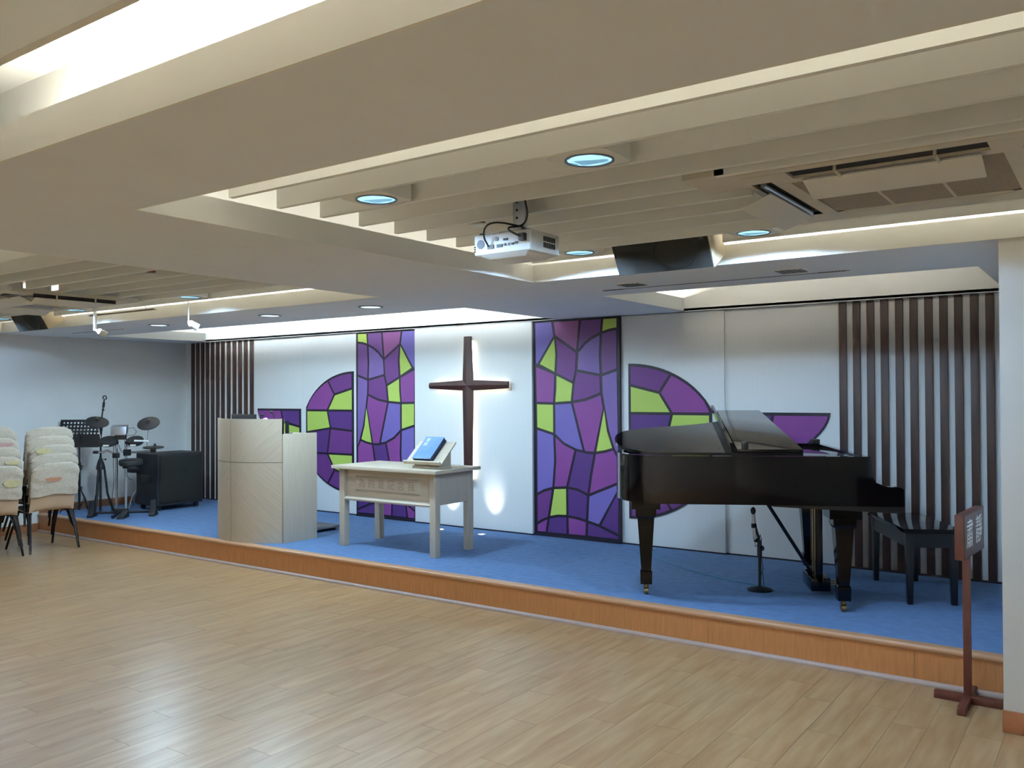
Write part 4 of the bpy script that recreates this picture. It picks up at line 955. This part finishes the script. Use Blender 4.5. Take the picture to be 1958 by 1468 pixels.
MB().box(-2.245, -2.180, 3.195, 3.215, 2.36, 2.55).box(-2.245, -2.24, 3.195, 3.24, 2.36, 2.55).box(-2.30, -2.14, 3.16, 3.26, 2.343, 2.362).box(-2.225, -2.20, 3.20, 3.225, 2.55, ZS+0.002).build('ceiling_bracket', M_steel, PJ, world=True, bevel=0.002)
for z in (2.42, 2.455, 2.49): MB().cyl((-2.222, 3.194, z), (-2.222, 3.190, z), 0.005, n=10).build('bracket_screw', M_dark, PJ, world=True)
lead = [(-2.12, 3.08, 2.308), (-2.15, 3.06, 2.325), (-2.185, 3.07, 2.345), (-2.20, 3.10, 2.362), (-2.175, 3.16, 2.372), (-2.165, 3.185, 2.40), (-2.160, 3.188, 2.44), (-2.172, 3.187, 2.48), (-2.178, 3.187, 2.545)]
MB().tube(smoothp(lead), 0.0045, 8).build('power_lead', M_black, PJ, world=True)
lead = [(-2.305, 3.09, 2.285), (-2.315, 3.06, 2.33), (-2.29, 3.05, 2.375), (-2.24, 3.07, 2.385), (-2.19, 3.15, 2.375), (-2.175, 3.18, 2.37)]
MB().tube(smoothp(lead), 0.004, 8).build('signal_lead', M_black, PJ, world=True)

# air conditioner cassettes
def air_con(cx, cy, label, right_flap):
    t = thing('air_conditioner', label, 'air conditioner', (cx, cy, 2.44), group='ceiling air conditioners')
    h = 0.53
    fr = MB()
    # square panel with a dark slot along each side
    fr.box(-h, h, -h, -0.475, 0, 0.03).box(-h, h, 0.475, h, 0, 0.03).box(-h, -0.50, -0.475, 0.475, 0, 0.03).box(0.50, h, -0.475, 0.475, 0, 0.03)
    fr.box(-0.50, 0.50, -0.475, -0.36, 0.022, 0.03).box(-0.50, 0.50, 0.36, 0.475, 0.001, 0.03)
    fr.box(-0.42, 0.42, -0.36, -0.30, 0, 0.03).box(-0.42, 0.42, 0.40, 0.475, 0, 0.03).box(-0.42, -0.36, -0.30, 0.40, -0.0006, 0.03).box(0.36, 0.42, -0.30, 0.40, -0.0006, 0.03)
    for sx_ in (-1, 1):
        for sy_ in (-1, 1): fr.box(min(sx_*0.33, sx_*0.50), max(sx_*0.33, sx_*0.50), min(sy_*0.36, sy_*0.475), max(sy_*0.36, sy_*0.475), -0.0012, 0.03)
    fr.build('panel', M_acw, t, smooth=0)
    MB().box(-0.36, 0.36, -0.30, 0.40, 0.004, 0.02).build('intake_grille', M_acgrille, t, smooth=0)
    for q in (-0.12, 0.12): MB().box(q-0.006, q+0.006, -0.30, 0.40, 0.002, 0.006).build('grille_bar', M_acw, t, smooth=0)
    for a, b, c, d in ((-0.33, 0.33, -0.47, -0.365), (-0.495, -0.425, -0.35, 0.35), (0.425, 0.495, -0.35, 0.35)):
        MB().box(a, b, c, d, 0.010, 0.029).build('outlet_or_shade', M_dark, t, smooth=0)
    # hanging louvre flaps
    MB().hexa([(-0.30, -0.36, -0.012), (0.30, -0.36, -0.012), (0.30, -0.22, -0.060), (-0.30, -0.22, -0.060), (-0.30, -0.358, -0.004), (0.30, -0.358, -0.004), (0.30, -0.218, -0.052), (-0.30, -0.218, -0.052)]).build('louvre_flap', M_plasticw, t, bevel=0.003)
    MB().hexa([(-0.57, -0.28, -0.075), (-0.445, -0.28, -0.03), (-0.445, 0.28, -0.03), (-0.57, 0.28, -0.075), (-0.572, -0.28, -0.067), (-0.447, -0.28, -0.022), (-0.447, 0.28, -0.022), (-0.572, 0.28, -0.067)]).build('louvre_flap', M_plasticw, t, bevel=0.003)
    if right_flap:
        MB().box(0.494, 0.502, -0.34, 0.34, -0.030, 0.0).build('outlet_or_shade', M_dark, t, smooth=0)  # dark strip standing in for the shaded edge of the open flap
        for y in (-0.16, 0.16): MB().tube([(0.507, y, 0.004), (0.506, y, -0.034), (0.43, y, -0.014)], 0.007, 8).build('flap_arm', M_acw, t)
        MB().hexa([(0.31, -0.28, -0.065), (0.425, -0.28, -0.015), (0.425, 0.28, -0.015), (0.31, 0.28, -0.065), (0.31, -0.28, -0.057), (0.425, -0.28, -0.007), (0.425, 0.28, -0.007), (0.31, 0.28, -0.057)]).build('louvre_flap', M_plasticw, t, bevel=0.003)
    for x in (-0.16, 0.17): MB().tube([(x, -0.44, 0.02), (x, -0.445, -0.012), (x, -0.36, -0.014)], 0.006, 8).build('flap_arm', M_acw, t)
    MB().tube([(-0.46, -0.33, 0.0), (-0.455, 0.29, -0.004)], 0.012, 10).build('vane_shaft', M_steel, t)
    # filler boards round the cassette
    MB().box(-h-0.04, h+0.04, -h-0.03, -h-0.002, 0.004, 0.03).build('filler_board', M_slat, t, smooth=0)
    MB().box(-h-0.17, -h-0.002, -h-0.03, -0.28, 0.006, 0.03).build('filler_board', M_acw, t, smooth=0)
    return t
air_con(-0.685, 3.665, 'yellowed ceiling air conditioner with hanging flaps beside the speaker', False)
air_con(-7.50, 3.735, 'ceiling air conditioner in the far slatted recess by the side wall', True)

# hanging wedge speakers
def wedge_speaker(x0, label):
    t = thing('hanging_speaker', label, 'speaker', (x0+0.295, 4.5, 2.42), group='tilted ceiling speakers')
    x1 = x0+0.592
    T_, B_ = Vector((4.426, 2.535)), Vector((4.55, 2.323)); back = Vector((0.863, 0.505))*0.205
    poly = [tuple(T_), tuple(B_), tuple(B_+back*0.93), tuple(T_+back)]
    MB().xprism(poly, x0, x1).build('cabinet', M_spk, t, world=True, bevel=0.004)
    nrm = Vector((-0.863, -0.505)); fd = (B_-T_).normalized()
    a, b = T_+fd*0.006, B_-fd*0.006
    MB().xprism([tuple(a), tuple(b), tuple(b+nrm*0.012), tuple(a+nrm*0.012)], x0+0.004, x1-0.004).build('front_grille', M_grille, t, world=True, bevel=0.003)
    mid = (T_+B_)/2+nrm*0.0125; cx = x0+0.385
    ringp = []
    for k in range(33):
        ph = 2*math.pi*k/32; q_ = mid+fd*0.108*math.sin(ph); ringp.append((cx+0.135*math.cos(ph), q_[0], q_[1]))
    MB().tube(ringp, 0.003, 6).build('woofer_ring', M_black, t, world=True)
    q_ = T_+fd*0.055+nrm*0.0135
    MB().xprism([tuple(q_-fd*0.018), tuple(q_+fd*0.018), tuple(q_+fd*0.018+nrm*0.002), tuple(q_-fd*0.018+nrm*0.002)], x1-0.058, x1-0.022).build('badge', M_black, t, world=True, smooth=0)
    q_ = q_+nrm*0.0022
    mbt = text_mb('S', 0.036, 0.0004)
    def f(x, y, z): p = q_-fd*y+nrm*z; return (x1-0.040+x-t.location.x, p[0]-t.location.y, p[1]-t.location.z)
    xf(mbt, f).build('badge_mark', M_greyp, t, smooth=0)
    MB().box(x0+0.10, x0+0.14, 4.60, 4.63, 2.60, ZS).box(x1-0.14, x1-0.10, 4.60, 4.63, 2.60, ZS).build('hanger', M_steel, t, world=True, smooth=0)
wedge_speaker(-2.428, 'dark mesh wedge speaker hanging beside the white projector')
wedge_speaker(-9.66, 'dark mesh wedge speaker hanging in the far slatted recess')

# fire sprinkler heads
for x, y, lab in ((-2.61, 3.42, 'small orange sprinkler head beside the projector'), (-5.47, 3.44, 'small orange sprinkler head in the far slatted recess')):
    t = thing('sprinkler_head', lab, 'sprinkler', (x, y, 2.47), group='orange sprinkler heads')
    MB().lathe([(0.042, -0.006), (0.044, 0.0), (0.030, 0.006)], (0,0,0), 20).build('plate', M_plasticw, t)
    MB().lathe([(0.020, 0.006), (0.030, 0.012), (0.032, 0.045), (0.012, 0.05)], (0,0,0), 20).build('body', M_red, t)
    MB().cyl((0, 0, 0.05), (0, 0, ZS-2.47), 0.010, n=10).build('pipe', M_steel, t)

# hanging stage spotlights and their rail
RL = thing('lighting_rail', 'thin dark lighting rail along the far recess lip', 'light rail', (-7.9, 4.64, 2.43))
MB().box(-8.42, -7.30, 4.62, 4.645, 2.425, 2.437).build('rail', M_groove, RL, world=True, smooth=0)
for x in (-8.3, -7.45): MB().cyl((x, 4.632, 2.437), (x, 4.632, ZS), 0.004, n=8).build('hanger', M_steel, RL, world=True)
for x, y, zt, hx, lab in ((-8.27, 4.60, 2.425, 0.11, 'white stage spotlight hanging by the far speaker'), (-6.74, 4.60, 2.46, 0.06, 'white stage spotlight hanging nearer the pulpit')):
    t = thing('stage_spotlight', lab, 'spotlight', (x, y, 2.25), group='hanging white spotlights')
    MB().cyl((x, y, 2.275), (x, y, zt+0.05), 0.016 if hx > 0.1 else 0.006, n=12).cyl((x, y, zt+0.05), (x, y, ZS), 0.004, n=8).build('stem', M_plasticw, t, world=True)
    MB().tube([(x, y, 2.28), (x+0.05, y+0.01, 2.265), (x+hx, y+0.02, 2.25)], 0.014, 10).build('bracket', M_plasticw, t, world=True)
    hd = Vector((x+hx, y+0.02, 2.245)); ax = Vector((0.25, 0.72, -0.45)).normalized()
    MB().lathe([(0.016, -0.040), (0.026, -0.034), (0.032, 0.0), (0.035, 0.032), (0.030, 0.032), (0.027, 0.015)], hd, 20, ax).build('head', M_plasticw, t, world=True)
    MB().lathe([(0.030, 0.029), (0.004, 0.030)], hd, 20, ax).build('lens', E_spot, t, world=True)
    MB().sphere(hd-ax*0.034, 0.027, 16).build('rear_cap', E_spot, t, world=True)
    spot('stage_spotlight_lamp', hd+ax*0.06, (x+1.6, 7.2, 1.0), SPW, (0.9, 0.97, 1.0), 60, 0.8, 0.03)
